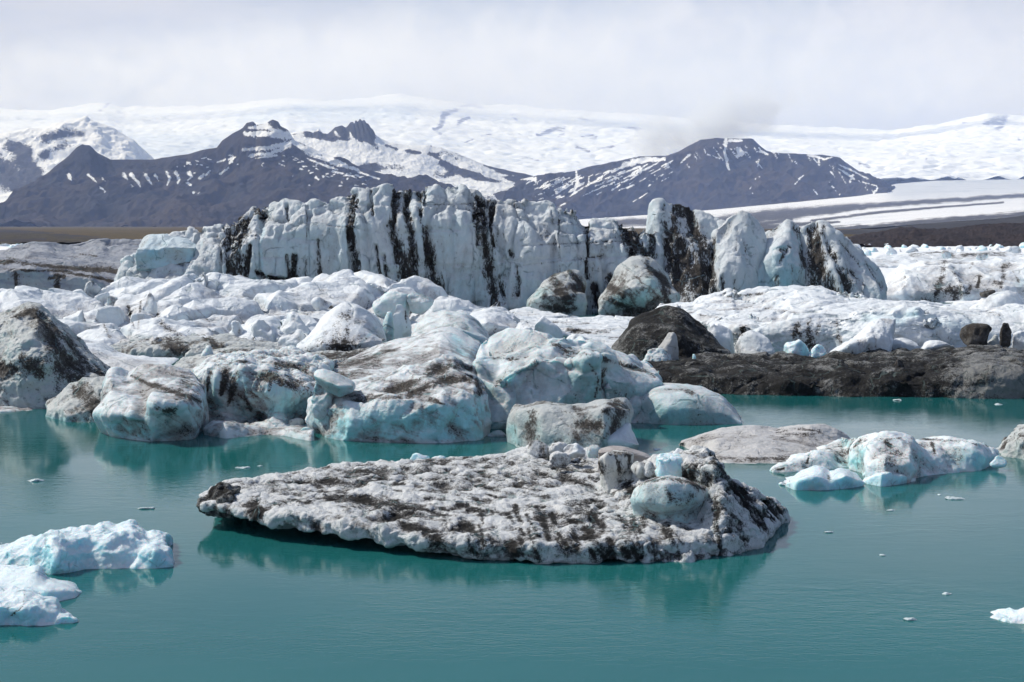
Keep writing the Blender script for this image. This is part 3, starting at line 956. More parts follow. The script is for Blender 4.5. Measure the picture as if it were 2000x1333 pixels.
# cloud clinging to the right mountain -------------------------------------------------
def cloud(name, x0, y0, x1, y1, d, thick, dens, label, seed, absb=1.0, fill=0.60, soft=0.60, tint=(0.80, 0.87, 0.98), roll=0.0):
    a, b = at(x0, y1, d), at(x1, y0, d)
    V, fs = ball(x0, y0, x1, y1, d - thick / 2, thick, 2.0, 1.0, sunk=0.0, n=24)
    m, t = new_mat(name)
    P = t.n('ShaderNodeTexCoord').outputs[3]
    c = (a + b) / 2
    r = ((b[0] - a[0]) / 2, thick / 2, (b[2] - a[2]) / 2)
    q = t.vmath('DIVIDE', P, r)
    ang = t.vmath('ADD', P, (seed * 97.0, 0, 0))
    n1 = t.noise(ang, 1 / 520.0, 7, 0.58, 1.2)
    n2 = t.noise(ang, 1 / 130.0, 7, 0.64, 0.8)
    rad = t.n('ShaderNodeVectorMath', {0: q}, operation='LENGTH').outputs[1]
    v = t.math('ADD', t.math('SUBTRACT', fill, t.math('MULTIPLY', rad, 0.62)), t.math('MULTIPLY', t.math('SUBTRACT', n1, 0.5), 1.5))
    v = t.math('ADD', v, t.math('MULTIPLY', t.math('SUBTRACT', n2, 0.5), 0.8))
    den = t.math('MULTIPLY', t.ramp(v, 0.10, soft), dens)
    den = t.math('MULTIPLY', den, t.ramp(rad, 1.0, 0.7))
    vol = t.n('ShaderNodeVolumePrincipled', {'Color': tint, 'Density': den, 'Anisotropy': 0.2, 'Absorption Color': (absb, absb, absb)})
    t.n('ShaderNodeOutputMaterial', {'Volume': vol.outputs[0]})
    o = bpy.data.objects.new(name, new_mesh(V - c - (0, 0, 0), fs, name))
    o.data.materials.append(m)
    COL.objects.link(o)
    o.location = c
    o.rotation_euler = (0, roll, 0)
    return tag(o, label, 'cloud', kind='stuff')


cloud("cloud", 1150, 158, 1650, 306, 8700, 600, 0.0125, None, 1, 0.60, 0.63, 0.60, (0.80, 0.87, 0.98), -0.30)
cloud("cloud", -900, -70, 2900, 340, 18500, 3400, 0.0012, None, 4, 0.85, 0.78, 1.05, (0.95, 0.955, 0.96))

# air: one closed box round everything under the sky ------------------------------------
m, t = new_mat("haze")
vol = t.n('ShaderNodeVolumePrincipled', {'Color': (0.42, 0.57, 1.0), 'Density': 4.9e-5, 'Anisotropy': 0.0, 'Absorption Color': (1.0, 1.0, 1.0)})
t.n('ShaderNodeOutputMaterial', {'Volume': vol.outputs[0]})
x0, x1, y0, y1, z0, z1 = -26000, 26000, -2000, 26500, -40, 2900
V = [(x, y, z) for z in (z0, z1) for y in (y0, y1) for x in (x0, x1)]
hz = bpy.data.objects.new("haze", new_mesh(V, [(0, 2, 3, 1), (4, 5, 7, 6), (0, 1, 5, 4), (1, 3, 7, 5), (3, 2, 6, 7), (2, 0, 4, 6)], "haze"))
hz.data.materials.append(m)
COL.objects.link(hz)
tag(hz, kind='stuff')

# ---------------------------------------------------------------- ice materials
I_wall = ice_mat("wall_ice", white=(0.67, 0.705, 0.735), bluec=(0.46, 0.62, 0.69), blue=0.5, th=0.84, soft=0.09, scale=0.8, stretch=(1, 1, 3.2), film=0.45, filmc=(0.36, 0.355, 0.37), cav=0.10, size=2.2, rough=0.5, bump=0.7, adw=0.56)
I_pale = ice_mat("pale_ice", white=(0.80, 0.83, 0.86), bluec=(0.48, 0.66, 0.73), blue=0.40, th=0.88, film=0.55, filmc=(0.40, 0.385, 0.39), cav=0.22, size=2.2, bump=0.5)
I_grey = ice_mat("ash_filmed_ice", sss=0.3, white=(0.70, 0.73, 0.75), bluec=(0.36, 0.63, 0.68), blue=0.6, th=0.78, film=0.85, filmc=(0.27, 0.262, 0.265), cav=0.14, up_dirt=0.05, size=1.3, strata=0.55, strata_dir=(0.35, 0.45, 0.9), strata_scale=4.5)
I_blue = ice_mat("dense_shaded_blue_ice", white=(0.68, 0.73, 0.75), bluec=(0.25, 0.43, 0.46), blue=0.9, th=0.88, film=0.45, filmc=(0.30, 0.30, 0.29), cav=0.16, up_dirt=0.02, size=1.8, sss=0.45)  # dense blue ice, darkened further so its steep faces carry painted shade
I_dirty = ice_mat("gritty_ice", white=(0.50, 0.52, 0.52), bluec=(0.30, 0.48, 0.50), blue=0.5, th=0.67, soft=0.14, film=0.92, filmc=(0.17, 0.163, 0.158), cav=0.16, size=1.5, strata=0.5, strata_dir=(0.7, 0.1, 0.7), strata_scale=4.0)
I_black = ice_mat("black_grit_ice", white=(0.22, 0.22, 0.215), bluec=(0.2, 0.28, 0.28), blue=0.15, dirt=(0.0125, 0.0125, 0.013), grit=2.2, th=0.45, soft=0.18, film=0.9, filmc=(0.05, 0.049, 0.048), cav=0.14, size=1.2, rough=0.5, speck=0.0, bump=0.8)
I_floe = ice_mat("speckled_floe_ice", white=(0.78, 0.79, 0.80), bluec=(0.34, 0.56, 0.60), blue=0.25, dirt=(0.0165, 0.0160, 0.0160), grit=2.4, th=0.60, soft=0.17, scale=1.7, stretch=(1.0, 0.8, 1.0), film=0.85, filmc=(0.24, 0.225, 0.22), cav=0.24, size=0.75, rough=0.5, bump=0.9, speck=0.35, adw=0.5)
I_white = ice_mat("clean_white_ice", sss=0.5, white=(0.76, 0.85, 0.895), bluec=(0.40, 0.73, 0.82), blue=1.0, th=0.95, film=0.12, filmc=(0.5, 0.5, 0.5), cav=0.05, size=0.7, rough=0.22, bump=0.5)
I_stone = ice_mat("dark_rock_ice", white=(0.12, 0.115, 0.11), bluec=(0.12, 0.12, 0.12), blue=0.0, dirt=(0.028, 0.025, 0.023), th=0.47, soft=0.2, film=0.8, filmc=(0.06, 0.055, 0.05), size=0.7, rough=0.7, bump=0.9)


def melt(s, k=1.0):                    # melt-rounded
    return [('fbm', 2.2 * s, 0.22 * s * k), ('chisel', 1.6 * s, 0.19 * s * k), ('scoop', 0.7 * s, 0.035 * s * k), ('rough', 0.25 * s, 0.03 * s * k)]


def broken(s, k=1.0):                  # fractured, angular
    return [('chisel', 1.7 * s, 0.34 * s * k), ('fbm', 1.4 * s, 0.12 * s * k), ('chisel', 0.55 * s, 0.08 * s * k), ('rough', 0.22 * s, 0.04 * s * k)]


def rugged(s, k=1.0):                  # pitted and gritty
    return [('fbm', 1.6 * s, 0.18 * s * k), ('chisel', 0.9 * s, 0.14 * s * k), ('ridge', 0.5 * s, 0.07 * s * k), ('chisel', 0.35 * s, 0.05 * s * k), ('rough', 0.16 * s, 0.05 * s * k)]


def chunky(s):                          # a lump that broke off and then melted a little
    return [('chisel', 1.8 * s, 0.20 * s), ('fbm', 1.1 * s, 0.10 * s), ('chisel', 0.6 * s, 0.05 * s), ('rough', 0.22 * s, 0.03 * s)]


BERGS = "icebergs crowding the lagoon"
LUMPS = "ice lumps on the pale mound"

# ---------------------------------------------------------------- the great striped wall
def xs_line(x0, x1, y, n=9):
    return [(x0 + (x1 - x0) * i / (n - 1), y) for i in range(n)]


wall_crest = [(232, 545), (240, 512), (256, 498), (270, 492), (300, 478), (330, 470), (350, 452), (372, 447), (385, 450), (420, 447), (440, 440), (470, 430), (486, 414), (496, 404), (516, 404), (524, 412), (532, 402), (552, 398), (575, 396), (590, 392), (612, 391), (640, 392), (665, 384), (682, 378), (698, 367), (720, 364), (732, 366), (748, 361), (764, 355), (774, 362), (780, 370), (800, 372), (822, 370), (832, 363), (850, 361), (864, 368), (880, 363), (900, 359), (915, 364), (925, 374), (942, 386), (960, 390), (980, 396), (1000, 390), (1030, 389), (1060, 392), (1075, 394), (1084, 408), (1096, 405), (1124, 409), (1132, 425), (1140, 436), (1162, 432), (1185, 430), (1212, 431), (1222, 440), (1245, 450), (1262, 452), (1285, 455)]
wall = empty("iceberg", at(760, 606, 100.0) * np.array([1, 1, 0]))
tag(wall, "long sheer wall of white ice with black vertical streaks, largest of all", "iceberg", BERGS)
flutes = [('fbm', 5.0, 0.45, (1, 1, 5.0)), ('chisel', 3.4, 0.5, (0.9, 1, 8.0)), ('crack', 3.0, 0.30, (0.8, 1, 9.0)), ('ridge', 1.5, 0.16, (1, 1, 9.0)), ('ridge', 0.7, 0.08, (1, 1, 10.0)), ('chisel', 0.9, 0.16, (1, 1, 3.0)), ('rough', 0.6, 0.08, (1, 1, 2.2)), ('crack', 3.0, 0.14, (5, 1, 0.8))]
wall_dirt = [
    ((506, 404, 9.5), (512, 420, 10.8)), ((470, 432, 21.6), (458, 470, 21.6), (462, 510, 16.2), (464, 545, 12.2)), ((445, 450, 8.1), (440, 500, 6.8), (448, 530, 6.8)), ((488, 480, 4.1), (480, 520, 5.4), (478, 545, 5.4)), ((560, 400, 2.7), (562, 430, 2.7)), ((574, 500, 5.4), (572, 545, 8.1)), ((600, 410, 1.5, ), (598, 540, 2.0), 0.6), ((520, 545, 6.8), (560, 552, 9.5)),
    ((692, 380, 6.8), (686, 410, 6.8), (684, 440, 5.4), (690, 480, 6.8), (696, 545, 8.1)), ((678, 450, 2.7), (690, 500, 4.1)), ((735, 480, 2.7), (742, 545, 4.1)), ((724, 372, 2.0), (728, 420, 2.0), 0.8),
    ((776, 366, 6.8), (772, 400, 8.1), (764, 440, 9.5), (774, 480, 10.8), (786, 520, 12.2), (792, 560, 12.2)), ((796, 374, 5.4), (792, 410, 5.4), (802, 450, 6.8), (806, 500, 9.5), (800, 550, 10.8)), ((818, 376, 5.4), (822, 410, 3.4), (826, 440, 5.4), (836, 490, 6.8), (846, 530, 8.1), (852, 560, 9.5)), ((760, 430, 5.4), (768, 470, 8.1)), ((828, 366, 4.1), (830, 400, 2.7)), ((750, 500, 4.1), (756, 545, 5.4)),
    ((930, 385, 4.1), (944, 395, 10.8), (942, 430, 8.1), (946, 470, 10.8), (956, 520, 12.2), (962, 560, 9.5), (968, 605, 8.1)), ((962, 400, 4.1), (958, 440, 4.1), (966, 480, 5.4)), ((940, 396, 8.1), (930, 420, 4.1), (936, 480, 5.4)), ((978, 540, 5.4), (982, 590, 5.4)),
    ((1010, 520, 2.7), (1012, 560, 6.8), (1010, 575, 6.8)), ((996, 490, 2.7), (1000, 502, 2.7)), ((1146, 440, 4.1), (1150, 500, 2.0)), ((1146, 510, 4.1), (1148, 545, 4.1)), ((1092, 410, 1.6), (1094, 560, 1.6), 0.55),
    ((1222, 436, 10.8), (1228, 470, 12.2), (1240, 500, 10.8)), ((1245, 455, 13.5), (1250, 480, 13.5), (1262, 500, 10.8)), ((1270, 456, 10.8), (1275, 520, 10.8)), ((1160, 560, 5.4), (1170, 600, 8.1)), ((1190, 540, 8.1), (1200, 570, 8.1), 0.7), ((560, 500, 2.7), (566, 545, 4.1)), ((620, 470, 2.7), (626, 545, 4.1), 0.8), ((500, 530, 4.1), (540, 560, 5.4)), ((862, 540, 2.7), (868, 590, 4.1), 0.8),
    ((460, 500, 1.4), (600, 505, 1.4), 0.45), ((1010, 520, 1.4), (1180, 500, 1.4), 0.5), ((1020, 480, 1.4), (1230, 470, 1.4), 0.5), ((640, 440, 1.4), (760, 455, 1.4), 0.45), ((830, 400, 1.4), (930, 398, 1.4), 0.45),
]
wall_blue = [((500, 415, 6), (515, 450, 5), (508, 480, 4), (512, 520, 4), 0.9), ((540, 420, 12), (552, 470, 8), 0.4), ((660, 400, 14), (662, 480, 10), 0.35), ((720, 390, 14), (722, 440, 10), 0.35), ((1040, 420, 20), (1030, 520, 18), 0.3), ((905, 370, 14), (890, 420, 12), 0.3), ((320, 520, 30), 0.2), ((1120, 430, 8), (1126, 480, 6), 0.3), ((930, 540, 6), (924, 570, 10), 0.5)]
ice("ice_face", solid([
    (xs_line(226, 1292, 612, 12), [100.5, 99.5, 99, 99, 99.2, 98.6, 98.6, 99, 98.4, 98.6, 99.5, 100.5]),
    ([(228, 585)] + xs_line(300, 1240, 560, 10) + [(1291, 585)], [101, 100, 99.5, 99.5, 99.7, 99, 99, 99.4, 98.8, 99, 100, 101]),
    ([(229, 566), (242, 535), (300, 522), (400, 505), (480, 480), (560, 455), (700, 440), (850, 430), (1000, 450), (1120, 460), (1220, 480), (1289, 500)], [102, 101.6, 101, 100.6, 99.8, 100, 99.3, 99.2, 99.4, 99.3, 100, 101.4]),
    (wall_crest, [103] * 8 + [102.5] * 10 + [101] * 30 + [102] * 9),
], thick=9.0, n=260, sub=4, sink=0.8, taper=0.04), I_wall, flutes, vox=0.09, smooth=1, dirt=wall_dirt, blue=wall_blue, seed=4, parent=wall, wob=0.30, carve=0.7)
ice("blue_corner", solid([
    ([(266, 516), (300, 514), (345, 506), (380, 500)], 101.0),
    ([(267, 486), (300, 488), (345, 482), (382, 484)], 100.8),
    ([(271, 476), (276, 464), (288, 458), (304, 460), (318, 456), (330, 462), (344, 468), (360, 470), (384, 484)], 102.6)], thick=4.0, n=60, sink=None, taper=0.1, sub=3), ice_mat("azure_ice", white=(0.60, 0.69, 0.74), bluec=(0.26, 0.52, 0.64), blue=0.5, th=0.84, film=0.6, filmc=(0.4, 0.42, 0.43), size=2.0),
    broken(1.3, 0.8), vox=0.08, parent=wall, blue=[((300, 485, 22), 0.6)])

# the striped fins that stand at its right end
fins = empty("iceberg", at(1500, 596, 100.0) * np.array([1, 1, 0]))
tag(fins, "row of steep leaning ice fins streaked black, right of the long white wall", "iceberg", BERGS)
finrel = [('fbm', 3.5, 0.35, (1, 1, 2.2)), ('ridge', 1.6, 0.18, (1, 1, 6.0)), ('chisel', 3.0, 0.7, (1, 1, 2.0)), ('chisel', 1.1, 0.18, (1, 1, 3.0)), ('rough', 0.5, 0.06)]
ice("ice_fin", solid([
    ([(1270, 600), (1310, 604), (1360, 606), (1432, 602)], [100.8, 99.4, 99.2, 100]),
    ([(1268, 530), (1310, 535), (1370, 520), (1428, 540)], [102, 100.3, 100.2, 101]),
    ([(1270, 470), (1275, 400), (1280, 392), (1288, 391), (1300, 397), (1330, 395), (1345, 398), (1352, 404), (1375, 412), (1392, 424), (1412, 440), (1422, 480)], [103] * 12)], thick=5, n=110, sink=0.6), I_wall, finrel, vox=0.12, seed=41, parent=fins, carve=0.3,
    dirt=[((1330, 402, 16), (1335, 440, 22), (1350, 500, 30), (1370, 570, 36), 0.8), ((1320, 400, 10), (1318, 430, 12), (1330, 480, 20), (1350, 530, 30), (1370, 580, 36)), ((1345, 404, 8), (1352, 440, 10), (1370, 480, 14), (1390, 530, 18)), ((1298, 400, 4), (1296, 430, 5), (1310, 470, 6)), ((1300, 470, 5), (1330, 560, 20)), ((1390, 480, 8), (1400, 560, 14)), ((1332, 430, 5), (1340, 450, 5), -0.7)], blue=[((1278, 430, 5), (1276, 480, 6), 0.5)])
ice("ice_fin", solid([
    ([(1398, 606), (1440, 606), (1486, 600)], [99.2, 98.6, 100]),
    ([(1392, 540), (1440, 540), (1490, 540)], [99.8, 98.9, 100.8]),
    ([(1388, 482), (1398, 446), (1428, 420), (1448, 411), (1458, 416), (1464, 426), (1476, 444), (1488, 470), (1493, 490)], [101.5] * 9)], thick=4, n=80, sink=0.6), I_wall, finrel, vox=0.12, seed=42, parent=fins, carve=0.3,
    dirt=[((1434, 545, 3), (1440, 600, 8)), ((1410, 540, 3), (1416, 600, 8)), ((1392, 470, 6), (1386, 520, 8), (1400, 600, 10)), ((1440, 430, 1.2), (1436, 530, 1.2), 0.5), ((1420, 500, 1.2), (1480, 496, 1.2), 0.6), ((1454, 470, 2), (1460, 520, 1.5), 0.6)])
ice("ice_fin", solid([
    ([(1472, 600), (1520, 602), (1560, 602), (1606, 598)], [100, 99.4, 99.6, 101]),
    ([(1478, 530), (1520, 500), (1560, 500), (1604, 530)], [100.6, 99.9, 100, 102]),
    ([(1494, 468), (1500, 446), (1522, 434), (1545, 431), (1556, 436), (1566, 444), (1580, 462), (1592, 485), (1600, 510)], [102.5] * 9)], thick=4, n=80, sink=0.6), ice_mat("shadowed_fin_ice", white=(0.66, 0.69, 0.72), bluec=(0.30, 0.50, 0.57), blue=0.9, th=0.78, stretch=(1, 1, 3.2), film=0.4, filmc=(0.33, 0.33, 0.34), size=3.0), finrel, vox=0.12, seed=43, parent=fins, carve=0.3,  # this fin's shade is put into its darker, bluer ice colour
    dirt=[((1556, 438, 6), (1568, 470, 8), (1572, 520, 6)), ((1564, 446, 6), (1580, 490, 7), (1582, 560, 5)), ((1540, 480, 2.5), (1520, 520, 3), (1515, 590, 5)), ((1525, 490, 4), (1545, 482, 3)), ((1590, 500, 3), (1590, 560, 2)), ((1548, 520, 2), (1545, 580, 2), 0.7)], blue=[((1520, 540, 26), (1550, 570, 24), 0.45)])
ice("ice_fin", solid([
    ([(1580, 600), (1640, 604), (1700, 606), (1738, 602)], [99.8, 98.6, 98.2, 99]),
    ([(1572, 530), (1630, 540), (1690, 555), (1736, 570)], [100.5, 99.4, 98.8, 99.6]),
    ([(1564, 470), (1570, 448), (1588, 436), (1602, 434), (1612, 438), (1622, 448), (1640, 464), (1660, 480), (1690, 506), (1714, 526), (1726, 540), (1734, 565)], [102] * 8 + [101] * 4)], thick=4, n=100, sink=0.6), I_wall, finrel, vox=0.12, seed=44, parent=fins, carve=0.3,
    dirt=[((1590, 445, 9), (1598, 490, 10), (1606, 540, 14), (1630, 590, 18)), ((1580, 450, 6), (1594, 520, 12), (1596, 585, 12)), ((1608, 442, 4), (1620, 490, 5), (1650, 545, 7), (1660, 590, 10)), ((1628, 490, 4), (1636, 510, 3)), ((1640, 470, 1.5), (1680, 520, 2), 0.8), ((1690, 510, 1.5), (1720, 560, 2), (1730, 590, 3), 0.8), ((1660, 530, 1.5), (1690, 560, 1.5), 0.6)])

# dirty boulders of ice at its foot
ice("iceberg", solid([
    ([(1034, 606), (1060, 612), (1100, 614), (1140, 608)], 94.0),
    ([(1032, 590), (1060, 575), (1100, 580), (1143, 575)], [94.2, 93.2, 93.4, 94.4]),
    ([(1036, 585), (1050, 562), (1068, 540), (1082, 532), (1110, 526), (1130, 532), (1142, 548), (1144, 580)], 96.5)], thick=4, n=70, sink=0.5), I_dirty, broken(1.5, 0.8), "rounded ice boulder with a black streaked face, at the foot of the long wall", group=BERGS, px=0.95,
    dirt=[((1072, 535, 8), (1085, 550, 10), (1110, 585, 12), (1120, 600, 8)), ((1112, 530, 4), (1130, 550, 6), (1138, 570, 4)), ((1125, 560, 8), (1120, 590, 6)), ((1060, 600, 6), (1110, 606, 8))], blue=[((1060, 575, 22), 0.9)])
ice("iceberg", solid([
    ([(1174, 606), (1220, 614), (1260, 618), (1322, 600)], 93.0),
    ([(1170, 585), (1220, 565), (1270, 560), (1322, 575)], [93.4, 92, 92, 93.4]),
    ([(1178, 575), (1196, 550), (1214, 520), (1234, 504), (1252, 497), (1268, 501), (1284, 512), (1300, 535), (1312, 555), (1323, 585)], 95.5)], thick=5, n=80, sink=0.5), I_dirty, broken(1.6, 0.8), "grey pyramid of dirty ice with pale blue base, at the long wall's foot", group=BERGS, px=0.95,
    blue=[((1270, 560, 26), (1260, 590, 24), (1215, 590, 22), 0.9), ((1290, 545, 14), 0.6)], dirt=[((1262, 512, 6), (1272, 530, 5), (1300, 545, 5), (1308, 570, 4)), ((1200, 590, 4), (1230, 605, 6)), ((1290, 545, 5), (1305, 590, 5)), ((1190, 560, 8), (1215, 580, 6))])

# ---------------------------------------------------------------- far banded berg on the left
ice("iceberg", solid([
    ([(-120, 580), (50, 580), (150, 580), (262, 575)], 112),
    ([(-120, 535), (0, 528), (60, 530), (130, 540), (180, 545), (262, 560)], [112.5, 112.3, 112, 112.5, 112, 113]),
    ([(-120, 516), (0, 512), (60, 514), (150, 524), (200, 530), (270, 535)], 119),
    ([(-120, 505), (0, 500), (18, 496), (40, 489), (60, 480), (90, 478), (112, 483), (130, 484), (150, 484), (175, 478), (190, 472), (204, 470), (215, 474), (235, 474), (252, 471), (280, 474)], 136)], thick=14, n=140, sink=0.6), ice_mat("banded_grey_ice", white=(0.29, 0.31, 0.36), bluec=(0.22, 0.32, 0.36), blue=0.5, th=0.76, adw=0.6, film=0.7, filmc=(0.22, 0.22, 0.25), size=4.0, strata=0.5, strata_dir=(0.08, 0.1, 1.0), strata_scale=5.0),
    [('fbm', 6.0, 0.9, (2.4, 1, 0.8)), ('ridge', 3.0, 0.35, (3, 1, 0.8)), ('scoop', 2.5, 0.25, (1.6, 1, 1)), ('rough', 0.8, 0.1)], "low grey iceberg with dark curving bands, left of the long wall", group=BERGS, px=1.1,
    dirt=[((-40, 514, 4), (20, 511, 6), (40, 514, 5), (100, 521, 3), (170, 527, 5), (262, 533, 5)), ((40, 528, 2), (120, 530, 3), (200, 545, 3), (262, 560, 2.5)), ((30, 535, 3), (32, 565, 2)), ((112, 538, 6), (110, 560, 6), (112, 575, 4)), ((95, 545, 4), (125, 540, 4)), ((140, 495, 1.5), (190, 500, 1.5), 0.7), ((-40, 525, 2), (60, 528, 2), 0.7)], blue=[((60, 550, 22), (90, 555, 20), 0.35)])

# ---------------------------------------------------------------- pale mound on the left
ice("iceberg", solid([
    ([(-160, 690), (0, 690), (200, 690), (400, 680), (600, 668), (760, 660), (900, 655), (1010, 645)], [68, 68, 66, 67, 69, 70, 72, 75]),
    ([(-160, 640), (0, 630), (200, 650), (400, 645), (600, 635), (760, 625), (900, 622), (1005, 630)], [71, 71, 69, 70, 72, 74, 75, 78]),
    ([(-150, 600), (0, 595), (100, 600), (200, 600), (300, 592), (450, 585), (600, 582), (760, 590), (880, 605), (1000, 622)], [76, 76, 76, 76, 77, 78, 79, 79, 79, 81]),
    ([(-140, 585), (0, 580), (100, 580), (190, 584), (226, 566), (250, 558), (300, 550), (350, 547), (420, 544), (436, 548), (450, 542), (468, 540), (490, 547), (520, 554), (560, 550), (590, 546), (620, 546), (650, 541), (690, 542), (720, 546), (760, 548), (800, 546), (832, 548), (860, 562), (890, 580), (930, 598), (1000, 618)], [88] * 27)], thick=7, n=200, sink=0.5, sub=5), I_pale,
    [('fbm', 6.5, 0.6, (1.4, 1, 1)), ('chisel', 4.0, 0.95, (1.2, 1.2, 1)), ('crack', 5.0, 0.6, (1.1, 1.5, 1)), ('chisel', 1.5, 0.24), ('fbm', 0.8, 0.06), ('rough', 0.3, 0.04)], "broad pale mound of cracked white ice below the long wall", group=BERGS, px=0.95, smooth=3,
    dirt=[((300, 600, 2), (320, 640, 5), (345, 655, 8)), ((200, 625, 2), (215, 660, 4)), ((275, 590, 2), (270, 640, 3)), ((250, 600, 3), (262, 640, 2)), ((310, 620, 6), (330, 650, 9), 0.9), ((380, 600, 1.5), (410, 630, 2), 0.7), ((640, 600, 3), (700, 612, 4), 0.8), ((560, 560, 1.5), (700, 575, 2), 0.5)], blue=[((420, 560, 30), 0.3), ((600, 560, 24), 0.25), ((260, 590, 16), 0.3)])
I_lump = I_pale


def lump(x0, y0, x1, y1, d, mat, label, rel=None, group=LUMPS, name="ice_block", cat="ice block", px=0.95, dirt=(), blue=(), seed=None, **k):
    s = max(0.25, (x1 - x0) / F * d * 0.5)
    return ice(name, ball(x0, y0, x1, y1, d, **k), mat, rel or chunky(s), label, cat, group, px=px, dirt=dirt, blue=blue, seed=seed)


B = lambda x, y, r, k=0.5: [((x, y, r), k)]
lump(52, 565, 136, 612, 80, I_lump, "pale blue ice lump with a shaded front, leftmost of three on the mound's rim", box=3, top=0.75, lean=0.2, blue=B(95, 590, 30))
lump(128, 565, 184, 602, 81, I_lump, "rounded bluish ice lump, middle one of the three on the mound's rim", box=2.8, top=0.8, blue=B(155, 585, 22))
lump(180, 568, 216, 595, 82, I_lump, "small pointed bluish ice lump, last of the three on the mound's rim", box=2.6, top=0.7, blue=B(198, 580, 14))
lump(-60, 562, 66, 625, 78, I_lump, "white ice lump at the far left, just above the dark streaked berg", box=2.4, top=0.6, lean=-0.1)
lump(205, 574, 232, 596, 80, I_grey, "little grey ice lump beside the small pointed bluish one", box=2.4)
lump(268, 563, 302, 622, 75, I_lump, "upright pale ice blade standing on the mound", box=2.2, top=0.45, lean=0.2, rel=broken(0.5))
lump(246, 612, 308, 668, 71, I_lump, "triangular grey-white ice block at the mound's foot, beside a dark crack", box=3.2, top=0.4, lean=-0.2, rel=broken(0.7))
lump(160, 586, 256, 660, 72, I_lump, "big cracked white ice block on the mound's left flank", box=3.4, top=0.6, rel=broken(1.2, 0.9), dirt=[((176, 612, 1.5), (200, 640, 2)), ((205, 630, 2), (214, 660, 4))])
lump(110, 598, 176, 660, 71, I_lump, "sloping white ice block between the dark streaked berg and the big cracked block", box=2.6, top=0.5, rel=broken(0.9, 0.8))
lump(300, 618, 336, 654, 71, I_lump, "small white ice wedge right of the triangular grey-white block", box=2.4, top=0.5)
lump(605, 580, 648, 604, 76, I_lump, "little round bluish ice knob above the soot-faced berg", box=2.4, blue=B(626, 590, 16, 0.4))
lump(720, 573, 800, 618, 74, I_blue, "round pale blue ice dome at the mound's right end, behind the two leaning ice pillars", box=2.6, top=0.8)
lump(790, 570, 856, 602, 74, I_blue, "smooth bluish ice hump nearest the long wall's black streaks", box=2.4, top=0.8)
lump(842, 578, 918, 612, 76, I_lump, "low white ice hump at the mound's tapering right end", box=2.3, top=0.7)

# knobbly row along the mound's front
ROW = "knobs of ice along the mound's front edge"
knobs = [(440, 630, 486, 672, 68, "pale ice knob with a melt groove, leftmost along the mound's front edge"), (480, 624, 536, 676, 67.5, "pointed white ice knob on the mound's front edge"),
         (524, 614, 606, 668, 69, "white ice knob with a grey crest, touching the soot-faced berg"), (530, 648, 598, 694, 64.5, "smooth pale blue ice wedge left of the soot-faced berg")]
for x0, y0, x1, y1, d, lab in knobs:
    lump(x0, y0, x1, y1, d, I_lump, lab, rel=broken(0.55), group=ROW, box=3.4, top=0.5, poly=8, sunk=0.5, px=0.9, lean=random.Random(x0).uniform(-0.2, 0.2), blue=B((x0 + x1) / 2, (y0 + y1) / 2 + 5, 14, 0.35))

# soot-faced berg and the black ledge under it
ice("iceberg", solid([
    ([(582, 700), (640, 702), (700, 700), (752, 690)], 62),
    ([(584, 680), (630, 672), (700, 670), (752, 660)], [62.5, 61.6, 61.6, 62.6]),
    ([(590, 672), (606, 656), (622, 636), (642, 616), (660, 602), (676, 597), (696, 598), (716, 610), (732, 624), (744, 642), (752, 664)], 64.5)], thick=4, n=80, sink=0.3), I_pale, melt(1.6, 0.8), "rounded pale iceberg with a soot-black streak down its face", group=BERGS, px=0.95,
    dirt=[((680, 630, 20), (668, 655, 26), (650, 680, 26), 0.7), ((686, 606, 9), (664, 616, 9), (650, 635, 9), (636, 655, 6)), ((664, 618, 12), (655, 650, 20), (650, 680, 26)), ((680, 610, 6), (676, 650, 12), (668, 680, 14)), ((640, 670, 20), (600, 690, 10))], blue=[((735, 640, 3), (716, 658, 4), (700, 680, 5), 1.0), ((610, 670, 14), 0.4), ((740, 660, 14), 0.4)])
ice("iceberg", solid([
    ([(556, 728), (640, 722), (700, 716), (785, 690)], 57.5),
    ([(560, 714), (640, 706), (700, 702), (782, 684)], [58, 57.6, 57.6, 59]),
    ([(566, 706), (596, 694), (640, 688), (680, 690), (720, 684), (752, 680), (782, 676)], 61)], thick=3, n=80, sink=0.3), I_dirty, rugged(1.0, 0.7), "black crusted ice ledge under the soot-faced berg", group=BERGS, px=0.95,
    dirt=[((600, 700, 6), (640, 698, 10), (690, 692, 10), (740, 684, 8), (780, 680, 4))])

# two leaning pillars, and the humps right of them
lump(742, 610, 780, 682, 66, I_blue, "leaning ice pillar with a pointed top, left one of the pair", rel=melt(0.6, 0.7), group="leaning ice pillars", name="ice_pillar", cat="ice pillar", box=3, top=0.45, lean=-0.1)
lump(760, 596, 808, 672, 68, I_pale, "taller leaning ice pillar with a grey seam, right one of the pair", rel=melt(0.7, 0.7), group="leaning ice pillars", name="ice_pillar", cat="ice pillar", box=3, top=0.5, lean=-0.2, dirt=[((792, 605, 1.5), (794, 640, 2))], blue=B(778, 635, 16, 0.4))
ice("iceberg", solid([
    ([(802, 678), (860, 685), (960, 680)], 62),
    ([(803, 660), (840, 650), (900, 645), (962, 668)], [62.4, 61.5, 61.5, 62.6]),
    ([(806, 652), (816, 630), (834, 616), (856, 612), (872, 606), (896, 610), (918, 618), (936, 632), (952, 650), (962, 668)], 65)], thick=4, n=70, sink=0.2), I_blue, melt(1.6, 0.8), "smooth bluish iceberg between the leaning pillars and the big cracked blue berg", group=BERGS, px=0.95)
